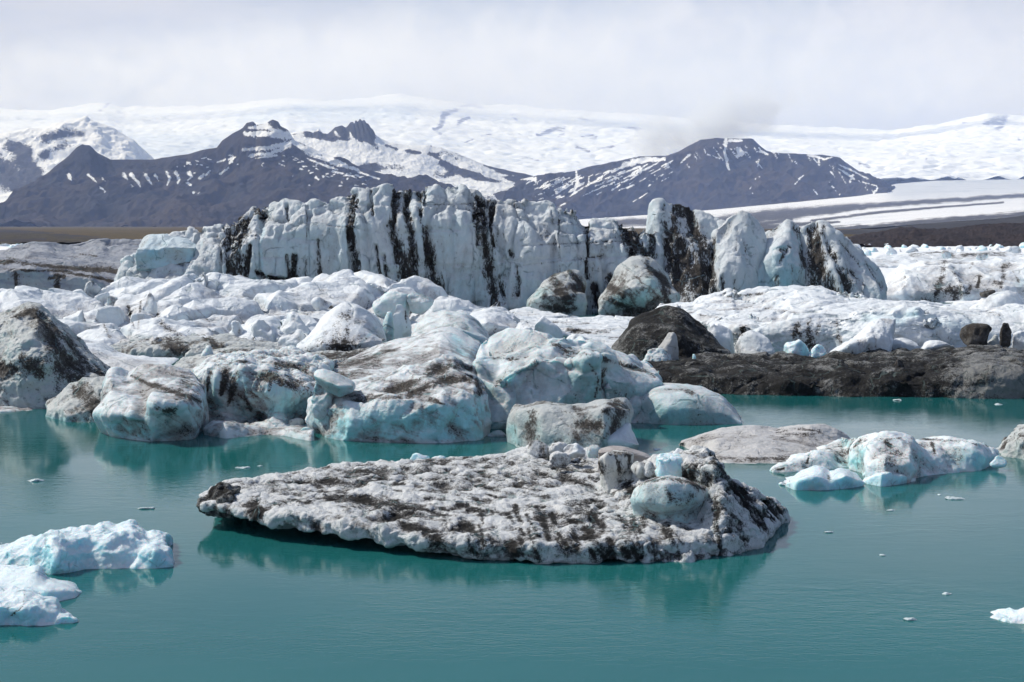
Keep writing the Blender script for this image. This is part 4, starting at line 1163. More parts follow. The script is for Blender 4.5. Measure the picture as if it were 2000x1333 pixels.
ice("iceberg", solid([
    ([(905, 660), (960, 664), (1010, 655)], 70), ([(905, 640), (950, 630), (1012, 640)], [70.4, 69.4, 70.4]),
    ([(908, 628), (920, 606), (945, 601), (968, 604), (990, 618), (1008, 632)], 73)], thick=4, n=60, sink=0.2), I_pale, melt(1.2, 0.9), "white grooved ice hump behind the smooth bluish iceberg", group=BERGS, px=0.95)

# flat white field in front of the boulders
ice("ice_floe", solid([
    ([(940, 690), (1050, 690), (1150, 690), (1260, 690)], ('z', 0.05)),
    ([(940, 676), (1050, 674), (1150, 676), (1262, 676)], ('z', 0.30)),
    ([(945, 640), (1050, 640), (1150, 640), (1260, 640)], ('z', 0.5)),
    ([(950, 618), (1000, 610), (1040, 607), (1070, 612), (1110, 620), (1180, 620), (1260, 622)], ('z', 0.4))], thick=3, n=140, sink=0.4), I_pale, [('fbm', 4, 0.25, (2, 1.2, 1)), ('facet', 2.0, 0.22, (1.5, 1.5, 1)), ('ridge', 1.2, 0.12, (3, 1, 1)), ('rough', 0.5, 0.06)], "flat white floe with brown ripples, before the two dirty ice boulders", "ice floe", px=0.95,
    dirt=[((1080, 630, 2), (1120, 634, 3), (1150, 632, 2)), ((1110, 645, 4), (1160, 648, 5), (1200, 645, 3)), ((1090, 655, 3), (1130, 662, 2)), ((1190, 660, 3), (1230, 664, 2))])

# ---------------------------------------------------------------- dark streaked berg, left edge
ice("iceberg", solid([
    ([(-190, 800), (0, 798), (100, 797), (190, 792), (236, 784)], 'w'),
    ([(-190, 745), (0, 740), (60, 745), (110, 735), (170, 740), (238, 765)], ('+', [0.5, 0.4, 0.2, 0.4, 0.9, 0.6])),
    ([(-190, 690), (0, 690), (40, 700), (90, 705), (130, 715), (190, 735), (240, 755)], ('+', [1.0, 1.2, 0.3, 0.2, 1.4, 1.6, 1.0])),
    ([(-190, 650), (0, 648), (40, 640), (75, 632), (98, 645), (150, 690), (200, 728), (242, 750)], ('+', [2.2, 2.0, 1.2, 1.2, 1.8, 2.6, 2.4, 1.4])),
    ([(-190, 640), (-60, 628), (0, 612), (30, 604), (52, 599), (72, 601), (92, 618), (120, 645), (150, 672), (182, 700), (212, 728), (243, 748)], ('+', 3.6))], thick=4, n=130), I_dirty, rugged(1.8, 0.8), "tall dark-streaked iceberg with a black diagonal seam, at the left edge", group=BERGS, px=0.95,
    dirt=[((-20, 720, 12), (30, 712, 14), (70, 705, 10), (110, 715, 16), (150, 740, 18)), ((95, 640, 6), (110, 680, 16), (130, 720, 28), (160, 755, 18)), ((80, 612, 5), (140, 680, 8), (200, 735, 8)), ((70, 615, 4), (100, 650, 6)), ((0, 640, 4), (40, 615, 6), (70, 606, 5)), ((120, 650, 5), (160, 700, 7), (200, 740, 6), 0.8), ((40, 700, 12), (80, 735, 10)), ((110, 760, 6), (150, 780, 8), 0.8), ((30, 650, 26), (60, 670, 24), -0.55), ((20, 690, 10), -0.4)], blue=[((30, 690, 14), (60, 700, 10), 0.5), ((-10, 680, 20), 0.4)])
ice("iceberg", solid([
    ([(90, 812), (130, 824), (170, 826), (225, 826)], 'w'),
    ([(92, 800), (130, 800), (180, 800), (226, 800)], ('+', 0.15)),
    ([(96, 790), (112, 772), (140, 755), (165, 743), (190, 740), (215, 742), (228, 752)], ('+', 1.6))], thick=2, n=70), I_dirty, rugged(1.1, 0.8), "small grey-brown iceberg with a cyan waterline, left of the smooth wedge-shaped berg", group=BERGS, dirt=[((150, 760, 14), (190, 790, 12), 0.6)], blue=[((90, 818, 8), (130, 822, 8), (180, 826, 8), 1.0)])
ice("ice_floe", solid([([(-120, 806), (0, 806), (76, 802)], 'w'), ([(-120, 797), (0, 795), (70, 797)], ('+', 0.6))], thick=1.0, n=50, sink=0.2), I_grey, melt(0.3), "thin ice shelf at the waterline under the dark-streaked berg", "ice floe")
ice("iceberg", solid([([(130, 735), (200, 745), (260, 740), (330, 735)], 55), ([(140, 690), (200, 695), (260, 700), (330, 715)], 57), ([(145, 662), (180, 672), (210, 690), (250, 704), (320, 712)], 60)], thick=4, n=70, sink=0.3), I_pale, melt(1.5, 0.7), "low white snowy slope behind the dark-streaked berg", group=BERGS, px=0.95)

# long low dirty berg and its broken slabs
ice("iceberg", solid([
    ([(208, 694), (260, 701), (330, 703), (420, 704), (570, 700)], [65, 64, 63.8, 63.6, 64]),
    ([(206, 680), (260, 678), (330, 676), (450, 672), (566, 682)], [65.4, 64.3, 64, 64, 64.6]),
    ([(198, 672), (224, 668), (260, 664), (300, 660), (350, 656), (420, 655), (470, 656), (520, 664), (560, 676)], 69)], thick=3, n=110, sink=0.3), I_dirty, rugged(1.1, 0.7), "long low dirty berg with a small pool before it, at the mound's foot", group=BERGS, px=0.95,
    dirt=[((300, 668, 5), (340, 672, 10), (370, 690, 8)), ((330, 662, 6), (350, 690, 6)), ((400, 660, 4), (430, 680, 8))], blue=[((215, 685, 10), 0.8)])
lump(352, 676, 396, 716, 58, I_dirty, "upright grey broken ice shard behind the smooth wedge-shaped berg", rel=broken(0.6), group=None, box=2.6, top=0.6, lean=0.1)
lump(392, 672, 424, 716, 57.5, I_grey, "pointed pale ice shard with a dark hollow, next to the upright grey one", rel=broken(0.5), group=None, box=2.5, top=0.35, lean=-0.2)
ice("iceberg", solid([([(330, 738), (400, 730), (500, 715), (575, 705)], 54), ([(335, 720), (400, 708), (500, 698), (572, 694)], 55.5), ([(350, 706), (400, 690), (450, 678), (490, 676), (530, 684), (570, 690)], 59)], thick=3, n=80, sink=0.3), I_dirty, rugged(0.9, 0.8), "dirty ice slab with fan-shaped dark streaks behind the fluted grey berg", group=BERGS, px=0.95,
    dirt=[((430, 690, 3), (480, 686, 3), (520, 690, 2)), ((440, 700, 4), (500, 696, 3))])

# ---------------------------------------------------------------- smooth wedge-shaped berg
ice("iceberg", solid([
    ([(190, 818), (212, 836), (240, 850), (268, 860), (300, 863), (345, 863), (375, 860), (398, 850)], ('z', [0.45, 0.25, 0.08, 0, 0, 0, 0, 0])),
    ([(190, 812), (220, 812), (255, 815), (282, 822), (296, 800), (330, 795), (370, 792), (400, 815)], ('+', [-0.1, -0.6, -0.9, -0.5, -0.7, -0.6, -0.5, 0.1])),
    ([(192, 800), (225, 796), (258, 795), (282, 800), (298, 780), (330, 778), (370, 775), (400, 785)], ('+', [0.1, -0.3, -0.4, -0.2, -0.3, -0.3, -0.2, 0.4])),
    ([(198, 770), (214, 745), (250, 752), (300, 745), (350, 742), (398, 755)], ('+', [1.2, 1.2, 1.8, 2.0, 2.0, 1.6])),
    ([(205, 745), (210, 725), (216, 720), (230, 722), (252, 736), (262, 726), (280, 716), (305, 709), (322, 709), (345, 716), (365, 724), (384, 732), (392, 745), (396, 756)], ('+', 3.6))], thick=1.6, n=110, sub=5, inset=0.5), I_grey, [('fbm', 1.8, 0.12), ('chisel', 1.6, 0.26), ('chisel', 0.6, 0.05), ('rough', 0.22, 0.025)], "smooth wedge-shaped iceberg with a cyan underside and pale grey top", group=BERGS, px=0.95, smooth=3,
    dirt=[((256, 734, 1.5), (290, 750, 3), (330, 762, 4), (370, 775, 5), (392, 785, 3)), ((300, 797, 4), (330, 802, 6), (345, 800, 5)), ((360, 745, 8), (385, 765, 6), 0.6), ((250, 770, 30), (230, 735, 12), -0.5), ((320, 725, 20), -0.3)], blue=[((205, 830, 8), (250, 835, 18), (290, 845, 16), 1.0), ((300, 850, 10), (390, 850, 10), 0.7)])

# fluted grey berg
ice("iceberg", solid([
    ([(392, 826), (430, 832), (480, 836), (540, 838), (620, 838)], 'w'),
    ([(388, 800), (420, 800), (470, 816), (510, 820), (545, 805), (570, 820), (622, 815)], ('+', [0.5, 0.6, 1.2, 1.4, 0.3, 1.0, 1.0])),
    ([(388, 765), (430, 760), (470, 770), (510, 765), (560, 760), (622, 770)], ('+', [0.2, 0.2, 0.3, 0.0, 0.2, 0.8])),
    ([(390, 742), (410, 730), (440, 724), (480, 720), (520, 724), (560, 738), (622, 752)], ('+', [0.8, 0.6, 0.6, 0.4, 0.5, 0.8, 1.6])),
    ([(386, 728), (400, 715), (430, 706), (470, 700), (520, 698), (570, 704), (640, 716)], ('+', 4.5)),
    ([(380, 722), (396, 712), (430, 700), (480, 692), (530, 688), (580, 690), (655, 704)], ('+', 9.0))], thick=3, n=120, sub=4), I_grey,
    [('fbm', 1.8, 0.25, (1, 1, 1.8)), ('ridge', 0.9, 0.13, (1, 1, 3.0)), ('chisel', 1.2, 0.22, (1, 1, 1.5)), ('chisel', 0.5, 0.07, (1, 1, 1.8)), ('rough', 0.25, 0.035)], "fluted grey iceberg with streaked dirt on its brow, right of the wedge-shaped berg", group=BERGS, px=0.95,
    dirt=[((410, 730, 5), (404, 760, 4)), ((440, 725, 7), (436, 750, 6), (430, 770, 3)), ((462, 730, 5), (452, 770, 5), (446, 790, 3)), ((520, 735, 8), (560, 750, 12), (600, 760, 12)), ((530, 745, 6), (525, 770, 3)), ((480, 780, 3), (490, 800, 3), 0.7), ((540, 712, 6), (600, 720, 8), 0.8), ((420, 712, 3), (480, 706, 3), 0.7)], blue=[((420, 790, 18), (400, 810, 14), 0.8), ((560, 790, 22), (600, 800, 22), (540, 800, 14), 0.9), ((500, 750, 14), 0.2)])
# brash shelf before it
ice("ice_floe", solid([
    ([(396, 850), (440, 857), (480, 854), (520, 850), (560, 852), (580, 858), (610, 862)], 'w'),
    ([(396, 838), (420, 826), (450, 826), (490, 834), (540, 838), (575, 838), (612, 842)], ('+', [0.2, 0.3, 0.4, 0.4, 0.4, 0.3, 0.3])),
    ([(398, 830), (415, 822), (440, 823), (480, 831), (540, 834), (575, 834), (612, 838)], ('+', 1.6))], thick=1.2, n=90, sink=0.3), I_grey, melt(0.5, 0.9), "low shelf of grey brash ice at the foot of the fluted grey berg", "ice floe")
lump(560, 819, 592, 838, 41, I_dirty, "small brown gritty ice block on the grey brash shelf", rel=rugged(0.25), group=None, box=3, top=0.85)
lump(578, 836, 612, 864, 39.2, I_blue, "small pale ice lump at the water's edge beside the flat-topped blue-fronted berg", rel=melt(0.3), group=None, box=2.4, top=0.5)

# ---------------------------------------------------------------- pale berg rising behind the blue-fronted one
ice("iceberg", solid([
    ([(590, 770), (700, 790), (850, 790), (952, 780)], 45),
    ([(590, 742), (700, 745), (830, 725), (948, 720)], [45.5, 45.2, 45.6, 46.5]),
    ([(598, 728), (680, 722), (740, 705), (800, 690), (860, 678), (920, 690), (948, 705)], [47.5, 47.5, 48, 48, 47.6, 48, 49]),
    ([(604, 722), (640, 712), (680, 698), (705, 690), (740, 676), (770, 664), (800, 656), (830, 644), (860, 636), (882, 636), (900, 644), (918, 656), (938, 664), (950, 690)], 52.5)], thick=4, n=120, sink=0.3, sub=5), I_grey, melt(1.6, 0.6), "pale iceberg with sweeping grey streaks, rising behind the flat-topped blue-fronted berg", group=BERGS, px=0.95, smooth=3,
    dirt=[((620, 720, 8), (700, 705, 6), (780, 680, 3), 0.7), ((640, 738, 8), (740, 712, 8), 0.6), ((860, 640, 24), (900, 670, 30), -0.8), ((780, 670, 16), -0.4)], blue=[((890, 660, 12), (900, 690, 18), (930, 690, 16), 0.8), ((790, 720, 14), 0.4)])

# flat-topped berg with a blue front
ice("iceberg", solid([
    ([(608, 846), (640, 856), (690, 862), (750, 865), (820, 866), (880, 864), (930, 860), (953, 850)], 'w'),
    ([(604, 820), (660, 820), (750, 820), (850, 815), (954, 815)], ('+', [0.1, -0.05, 0.05, -0.1, 0.15])),
    ([(603, 795), (640, 795), (700, 792), (760, 788), (800, 785), (850, 780), (900, 772), (953, 770)], ('+', [0.2, 0.15, 0.3, 0.25, 0.2, 0.2, 0.25, 0.3])),
    ([(604, 776), (690, 778), (760, 768), (830, 755), (900, 745), (950, 752)], ('+', [0.9, 1.0, 1.1, 1.2, 1.3, 1.0])),
    ([(608, 756), (690, 756), (730, 742), (768, 728), (800, 718), (840, 705), (868, 699), (888, 698), (906, 710), (922, 720), (936, 738), (950, 762)], ('+', 3.8))], thick=1.6, n=130, sub=4), I_grey, [('fbm', 1.6, 0.12), ('chisel', 1.3, 0.30), ('chisel', 0.5, 0.09), ('rough', 0.2, 0.025)], "flat-topped iceberg with a bright blue front and ash-streaked sloping top", group=BERGS, px=0.95,
    dirt=[((760, 765, 5), (820, 740, 5), (880, 715, 5), (920, 720, 4)), ((800, 770, 5), (860, 745, 5), (920, 740, 6)), ((700, 778, 6), (780, 778, 6), 0.7), ((840, 780, 4), (870, 790, 2)), ((930, 745, 6), (940, 770, 4)), ((860, 712, 8), (840, 725, 6), 0.6)], blue=[((620, 820, 20), (700, 830, 26), (800, 830, 28), (900, 820, 30), (940, 810, 24), 1.0), ((640, 850, 12), (940, 850, 12), 1.0)])
ice("ice_block", solid([
    ([(616, 742), (640, 760), (662, 770), (690, 760)], [39.6, 39.3, 39.2, 39.5]),
    ([(613, 734), (640, 745), (665, 755), (690, 753)], [39.5, 39.1, 39.0, 39.4]),
    ([(611, 730), (618, 724), (632, 721), (650, 725), (668, 734), (682, 742), (690, 748)], 39.8)], thick=0.9, n=60, sink=None, drop=0.1), I_blue, melt(0.5, 0.5), "tongue-shaped pale ice boulder lying on the blue-fronted berg's left end", "ice block", smooth=3, px=1.0, blue=B(650, 745, 40, 0.3))
lump(605, 742, 654, 800, 39.6, I_grey, "rough grey ice knob under the tongue-shaped boulder", rel=rugged(0.45, 0.8), group=None, box=2.6, top=0.75)
lump(786, 780, 812, 802, 38.6, I_pale, "small round white ice lump on the blue-fronted berg's ledge", group=None, box=2.5)
lump(784, 766, 806, 782, 39.4, I_grey, "small grey ice lump above the round white one on the ledge", group=None, box=2.6)
lump(938, 842, 996, 866, 39.5, I_blue, "low bluish ice fragment between the blue-fronted berg and the grey-capped one", group=None, box=2.2, top=0.5)

# big cracked blue berg
ice("iceberg", solid([
    ([(948, 836), (1000, 838), (1100, 836), (1200, 832), (1280, 822)], 'w'),
    ([(942, 790), (990, 790), (1040, 785), (1100, 780), (1200, 790), (1284, 790)], ('+', [0.5, 0.2, 0.1, 0.3, 0.2, 0.6])),
    ([(934, 735), (965, 752), (1000, 720), (1040, 704), (1085, 700), (1112, 716), (1140, 702), (1172, 704), (1185, 735), (1220, 742), (1288, 756)], ('+', [1.0, 0.4, 0.4, 0.5, 0.6, 0.8, 0.2, 0.2, 0.7, 0.6, 1.0])),
    ([(934, 716), (975, 712), (1010, 706), (1050, 696), (1090, 690), (1140, 694), (1180, 694), (1230, 715), (1289, 746)], ('+', [1.6, 2.0, 1.6, 1.5, 2.2, 1.2, 1.2, 2.0, 1.8])),
    ([(936, 700), (941, 680), (950, 668), (975, 657), (1000, 650), (1030, 645), (1055, 646), (1075, 652), (1095, 668), (1125, 672), (1150, 668), (1180, 674), (1210, 684), (1235, 692), (1255, 708), (1268, 718), (1288, 738)], ('+', 5.0))], thick=3, n=150, sub=4), I_blue,
    [('fbm', 2.4, 0.2), ('chisel', 2.2, 0.5), ('scoop', 0.8, 0.04), ('crack', 2.4, 0.12), ('chisel', 0.8, 0.09), ('rough', 0.28, 0.03)], "big rounded iceberg of cracked blue ice with a grey brown crest", group=BERGS, px=0.95,
    dirt=[((1000, 705, 4), (965, 760, 4), (960, 780, 3), 0.7), ((1150, 712, 4), (1170, 740, 4), (1162, 775, 2)), ((1170, 700, 5), (1230, 716, 5), (1280, 735, 4)), ((1080, 672, 4), (1130, 690, 6), (1180, 700, 6), 0.8), ((965, 700, 3), (1010, 702, 3), 0.7), ((1180, 720, 4), (1172, 760, 3))], blue=[((1010, 770, 40), (1090, 770, 40), (1220, 780, 40), 0.5), ((1210, 760, 30), 0.4)])
lump(1036, 698, 1112, 752, 44.2, I_pale, "bright white ice cap jutting from the face of the big cracked blue berg", rel=broken(0.6, 0.8), group=None, box=2.6, top=0.5, lean=-0.1, dirt=[], blue=B(1060, 740, 26, 0.5)) if False else None
for x0, y0, x1, y1, d, lab in [(985, 626, 1062, 664, 60, "white ice lump peeping over the left crest of the big cracked blue berg"), (1030, 622, 1098, 668, 58, "rounded pale ice lump behind the crest of the big cracked blue berg"), (1090, 650, 1160, 684, 56, "low white ice lump behind the right crest of the big cracked blue berg"), (1060, 640, 1120, 672, 60, "small white ice lump between the two behind the big blue berg")]:
    lump(x0, y0, x1, y1, d, I_pale, lab, rel=melt(0.8, 0.8), group="white ice lumps behind the big blue berg", box=2.3, top=0.6)

# rounded blue wedge right of it and the pleated scrap
ice("iceberg", solid([
    ([(1236, 826), (1300, 830), (1380, 831), (1452, 829)], 'w'),
    ([(1238, 805), (1290, 800), (1350, 800), (1410, 806), (1452, 822)], ('+', [0.3, 0.0, 0.0, 0.1, 0.1])),
    ([(1242, 782), (1280, 768), (1330, 768), (1375, 775), (1410, 790), (1448, 815)], ('+', 0.5)),
    ([(1246, 776), (1262, 758), (1285, 750), (1312, 747), (1340, 750), (1368, 756), (1392, 766), (1412, 778), (1432, 796), (1450, 818)], ('+', 2.0))], thick=2.5, n=90, sub=5), I_blue, melt(1.1, 0.55), "smooth rounded wedge of teal ice at the open water's edge", group=BERGS, smooth=3,
    blue=[((1260, 800, 30), (1340, 800, 40), (1420, 820, 20), 0.75)], dirt=[((1340, 766, 5), (1352, 770, 4)), ((1300, 760, 3), (1340, 764, 3), 0.6)])
ice("ice_floe", solid([([(1384, 780), (1440, 783), (1498, 782)], 50), ([(1380, 772), (1400, 758), (1420, 752), (1440, 755), (1460, 766), (1480, 772), (1498, 780)], 52)], thick=1.5, n=60, sink=0.2), I_grey, [('ridge', 0.5, 0.08, (1.5, 0.6, 1)), ('rough', 0.3, 0.05)], "small pleated grey ice scrap beside the black gritty shelf", "ice floe", px=0.95, dirt=[((1440, 772, 4), (1475, 776, 5))])

# grey-capped berg in front
mb = ice("iceberg", solid([
    ([(992, 862), (1010, 876), (1050, 886), (1110, 890), (1170, 890), (1215, 882)], 'w'),
    ([(990, 835), (1015, 835), (1060, 845), (1120, 850), (1180, 845), (1228, 830)], ('+', [0.15, 0.0, 0.1, 0.15, 0.1, 0.4])),
    ([(993, 812), (1012, 802), (1060, 805), (1120, 812), (1180, 800), (1230, 800)], ('+', [0.4, 0.25, 0.5, 0.6, 0.4, 0.5])),
    ([(1000, 800), (1008, 792), (1020, 793), (1045, 783), (1080, 781), (1110, 786), (1145, 790), (1175, 784), (1200, 781), (1224, 779), (1229, 792), (1231, 806)], ('+', 1.7))], thick=1.4, n=90, sub=4), I_dirty, broken(0.85, 0.5), "medium iceberg with a dirty grey cap and black right shoulder, behind the speckled floe", group=BERGS, px=0.95,
    dirt=[((1190, 790, 8), (1210, 810, 8), (1195, 840, 6)), ((1040, 800, 6), (1030, 830, 6), 0.7), ((1130, 830, 8), (1180, 830, 6), 0.6), ((1205, 786, 6), (1180, 805, 5)), ((1080, 795, 6), (1130, 805, 5), 0.6)], blue=[((1000, 840, 14), (1005, 860, 12), 1.0), ((1080, 860, 24), (1140, 865, 20), 0.45)])
ice("iceberg", solid([([(1150, 884), (1200, 886), (1249, 880)], 36.6), ([(1155, 868), (1200, 858), (1249, 868)], 36.5), ([(1160, 866), (1190, 842), (1216, 828), (1230, 827), (1232, 838), (1242, 850), (1249, 868)], 37.3)], thick=1.2, n=60, sink=0.2), I_pale, melt(0.5, 0.7), "small smooth white iceberg leaning on the grey-capped one", group=BERGS, px=0.95, dirt=[((1165, 862, 3), (1215, 832, 3))], blue=B(1220, 866, 20, 0.3))

# ---------------------------------------------------------------- black side: dark pyramid, gritty shelf, rocks
ice("iceberg", solid([
    ([(1196, 688), (1260, 700), (1340, 708), (1424, 696)], [60.5, 59.6, 59.4, 60.2]),
    ([(1196, 680), (1250, 660), (1320, 660), (1400, 682), (1424, 690)], [60.8, 60, 59.8, 60.2, 60.6]),
    ([(1200, 674), (1216, 652), (1232, 626), (1246, 614), (1262, 608), (1300, 602), (1322, 603), (1336, 606), (1348, 618), (1364, 630), (1380, 648), (1396, 664), (1410, 680), (1422, 690)], 62.2)], thick=3, n=90, sink=0.3), I_black, [('fbm', 2.0, 0.2), ('chisel', 2.0, 0.22), ('chisel', 0.6, 0.05), ('rough', 0.3, 0.05)], "dark pyramid-shaped iceberg coated with black grit", group=BERGS, px=1.0,
    dirt=[((1250, 640, 40), (1320, 640, 50), (1370, 670, 40), 0.5)])
lump(1283, 647, 1341, 700, 57.6, ice_mat("smooth_grey_ice", white=(0.50, 0.50, 0.50), bluec=(0.42, 0.47, 0.48), blue=0.2, th=0.95, film=0.4, filmc=(0.36, 0.35, 0.34), size=1.0), "smooth grey teardrop-shaped ice block in front of the dark pyramid", rel=[('facet', 0.9, 0.12), ('fbm', 0.8, 0.05), ('rough', 0.2, 0.01)], group=None, box=2.7, top=0.42, lean=-0.05, px=1.0)
lump(1258, 682, 1318, 712, 57.2, I_grey, "knobbly brown-grey ice heap beside the teardrop-shaped block", rel=rugged(0.5), group=None, box=2.3, top=0.5)
lump(1352, 690, 1362, 702, 57.0, I_white, "tiny white ice crumb right of the teardrop-shaped block", group=None, box=2.3, rel=melt(0.1))
ice("iceberg", solid([
    ([(1262, 766), (1330, 770), (1400, 771), (1500, 773), (1600, 775), (1700, 776), (1800, 777), (1900, 778), (2000, 778), (2240, 780)], 'w'),
    ([(1264, 750), (1340, 750), (1420, 752), (1480, 756), (1540, 745), (1620, 748), (1680, 755), (1740, 740), (1800, 745), (1880, 750), (1930, 735), (2000, 740), (2240, 742)], ('+', [0.3, 0.3, 0.3, 0.5, 0.1, 0.2, 0.5, 0.1, 0.2, 0.3, 0.0, 0.1, 0.1])),
    ([(1264, 730), (1340, 728), (1420, 728), (1540, 724), (1650, 722), (1780, 720), (1880, 718), (1940, 708), (2000, 712), (2240, 712)], ('+', [1.2, 1.4, 1.4, 1.2, 1.2, 1.2, 1.2, 0.9, 0.9, 0.9])),
    ([(1262, 702), (1300, 698), (1400, 700), (1500, 701), (1600, 700), (1660, 694), (1720, 690), (1800, 686), (1850, 682), (1900, 678), (1960, 680), (2000, 682), (2240, 684)], ('+', 8.5))], thick=5, n=260, sub=4), I_black,
    [('fbm', 2.4, 0.26, (1.3, 1, 1)), ('chisel', 1.6, 0.26), ('crack', 2.4, 0.12), ('chisel', 0.5, 0.06), ('rough', 0.22, 0.05)], "long low black shelf of gritty ice along the open water", group=BERGS, px=1.0,
    dirt=[((1300, 720, 40), (1500, 735, 44), (1700, 735, 44), (1830, 725, 36), 0.45), ((1960, 735, 26), (1990, 760, 16), (1880, 760, 0.5), -0.8), ((1600, 758, 16), (1630, 760, 14), -0.7), ((1710, 750, 12), -0.45), ((1740, 762, 10), -0.4), ((1900, 722, 16), -0.5), ((1600, 715, 5), (1620, 720, 5), -0.7), ((1725, 724, 4), (1745, 720, 4), -0.7)])
lump(1744, 694, 1774, 736, 51.0, I_stone, "egg-shaped dark stone standing on the black gritty shelf", rel=[('facet', 0.4, 0.08), ('rough', 0.2, 0.02)], group="dark boulders on the ice", name="boulder", cat="boulder", box=2.2, top=0.75, px=0.9)
lump(1886, 634, 1946, 682, 59, I_stone, "square dark boulder on the ice above the black shelf", rel=broken(0.5, 0.7), group="dark boulders on the ice", name="boulder", cat="boulder", box=3.4, top=0.9, px=0.9)
lump(1955, 630, 1982, 682, 58.5, I_stone, "tall narrow dark boulder right of the square one", rel=broken(0.35, 0.7), group="dark boulders on the ice", name="boulder", cat="boulder", box=3.2, top=0.7, px=0.9)
lump(1930, 655, 1960, 680, 59.5, I_dirty, "rounded brown ice lump wedged between the square and the narrow boulder", rel=rugged(0.3), group=None, box=2.4)

# ---------------------------------------------------------------- white shelf on the right
ice("iceberg", solid([
    ([(1290, 690), (1400, 694), (1500, 694), (1600, 692), (1750, 690), (1900, 686), (2260, 686)], [74, 65, 62.5, 62, 61.5, 61.5, 61]),
    ([(1290, 660), (1400, 655), (1480, 655), (1550, 655), (1620, 655), (1720, 655), (1800, 650), (1900, 645), (2260, 645)], [74.2, 65.4, 62.8, 62.4, 62.4, 61.8, 61.9, 61.8, 61.4]),
    ([(1290, 630), (1370, 632), (1430, 636), (1480, 640), (1540, 625), (1600, 624), (1660, 622), (1720, 618), (1790, 612), (1850, 618), (1900, 622), (2000, 618), (2260, 612)], [75, 68, 65, 63.6, 63.2, 63.2, 62.8, 62.8, 62.4, 63, 63, 62.6, 62]),
    ([(1290, 618), (1380, 618), (1480, 618), (1600, 610), (1720, 608), (1800, 602), (1900, 610), (2000, 606), (2260, 600)], [78, 72, 69, 68, 67, 67, 67, 67, 67]),
    ([(1285, 600), (1310, 594), (1350, 590), (1372, 580), (1390, 575), (1412, 572), (1424, 568), (1430, 576), (1460, 570), (1500, 564), (1525, 562), (1550, 560), (1580, 562), (1600, 566), (1640, 580), (1700, 592), (1740, 598), (1800, 598), (1850, 600), (1950, 596), (2000, 592), (2260, 585)], [85] * 22)], thick=8, n=280, sink=0.3, sub=5), I_pale,
    [('fbm', 4.5, 0.5, (1.6, 1.2, 1)), ('ridge', 2.0, 0.20, (2.4, 1.5, 0.8)), ('chisel', 2.6, 0.34, (1.6, 1.4, 1)), ('crack', 3.2, 0.22, (2, 1.4, 1)), ('chisel', 0.9, 0.08), ('rough', 0.35, 0.05)], "wide white ice shelf with a low blue cliff, above the black gritty shelf", group=BERGS, px=1.0,
    dirt=[((1560, 632, 5), (1556, 655, 9), (1560, 680, 10)), ((1580, 630, 8), (1578, 660, 10), (1590, 680, 8)), ((1600, 626, 4), (1598, 650, 6)), ((1634, 625, 3), (1638, 655, 6), (1642, 672, 4)), ((1450, 638, 6), (1452, 655, 5)), ((1400, 606, 2), (1440, 604, 2), (1470, 600, 1.5), 0.7), ((1480, 600, 1.5), (1560, 612, 2), 0.6), ((1420, 580, 2), (1490, 574, 3), (1500, 570, 2)), ((1840, 650, 12), (1860, 660, 10), 0.6), ((1930, 612, 5), (1950, 614, 4), 0.8), ((1330, 610, 1.5), (1400, 620, 2), 0.7)],
    blue=[((1480, 650, 20), (1520, 645, 16), 0.5), ((1690, 620, 10), (1760, 625, 16), (1790, 612, 10), 0.8), ((1830, 630, 14), (1900, 635, 12), 0.7), ((1980, 620, 14), 0.5), ((1660, 630, 10), 0.4)])
lump(1366, 632, 1446, 690, 62.5, I_pale, "round-topped bluish ice block behind the dark pyramid's right slope", rel=melt(0.7, 0.7), group=None, box=3, top=0.8, blue=B(1405, 660, 34, 0.3))
lump(1440, 650, 1528, 694, 60.8, I_pale, "broad pale ice hump between the dark pyramid and the white bluish chunk", rel=melt(0.7, 0.8), group=None, box=2.4, top=0.55, blue=B(1490, 675, 24, 0.3), dirt=[((1450, 655, 4), (1470, 652, 3))])
lump(1528, 662, 1584, 700, 58.6, I_white, "bright bluish ice chunk on the black shelf's back edge", rel=broken(0.5), group=None, box=2.5, top=0.55, blue=B(1560, 680, 20, 0.3))
lump(1580, 676, 1620, 700, 58.4, I_white, "small bright ice chunk just right of the bluish one", rel=broken(0.35), group=None, box=2.3, top=0.5)
lump(1425, 690, 1530, 706, 58.8, I_dirty, "flat brown-grey ice slab on the black shelf, before the broad pale hump", rel=rugged(0.4), group=None, box=2.3, top=0.6)
ice("iceberg", solid([
    ([(1626, 696), (1680, 698), (1738, 690)], [58.2, 57.8, 58]),
    ([(1625, 690), (1660, 672), (1700, 660), (1744, 665)], [58.3, 57.8, 57.8, 58.2]),
    ([(1627, 686), (1650, 672), (1672, 660), (1692, 640), (1706, 626), (1722, 622), (1749, 624), (1748, 640), (1744, 660)], [59.2] * 9)], thick=1.5, n=80, sink=None), I_pale, [('fbm', 1.2, 0.08), ('ridge', 0.55, 0.06, (1, 1, 3)), ('rough', 0.2, 0.02)], "tilted fluted white ice slab with a pointed top, on the white shelf's edge", group=BERGS, px=1.0,
    dirt=[((1668, 672, 1.2), (1664, 692, 1.5), 0.5), ((1690, 655, 1.2), (1688, 690, 1.5), 0.5), ((1712, 640, 1.2), (1710, 685, 1.5), 0.5), ((1740, 626, 2), (1736, 680, 2), 0.4)], blue=[((1660, 694, 8), (1730, 688, 10), 0.5)])
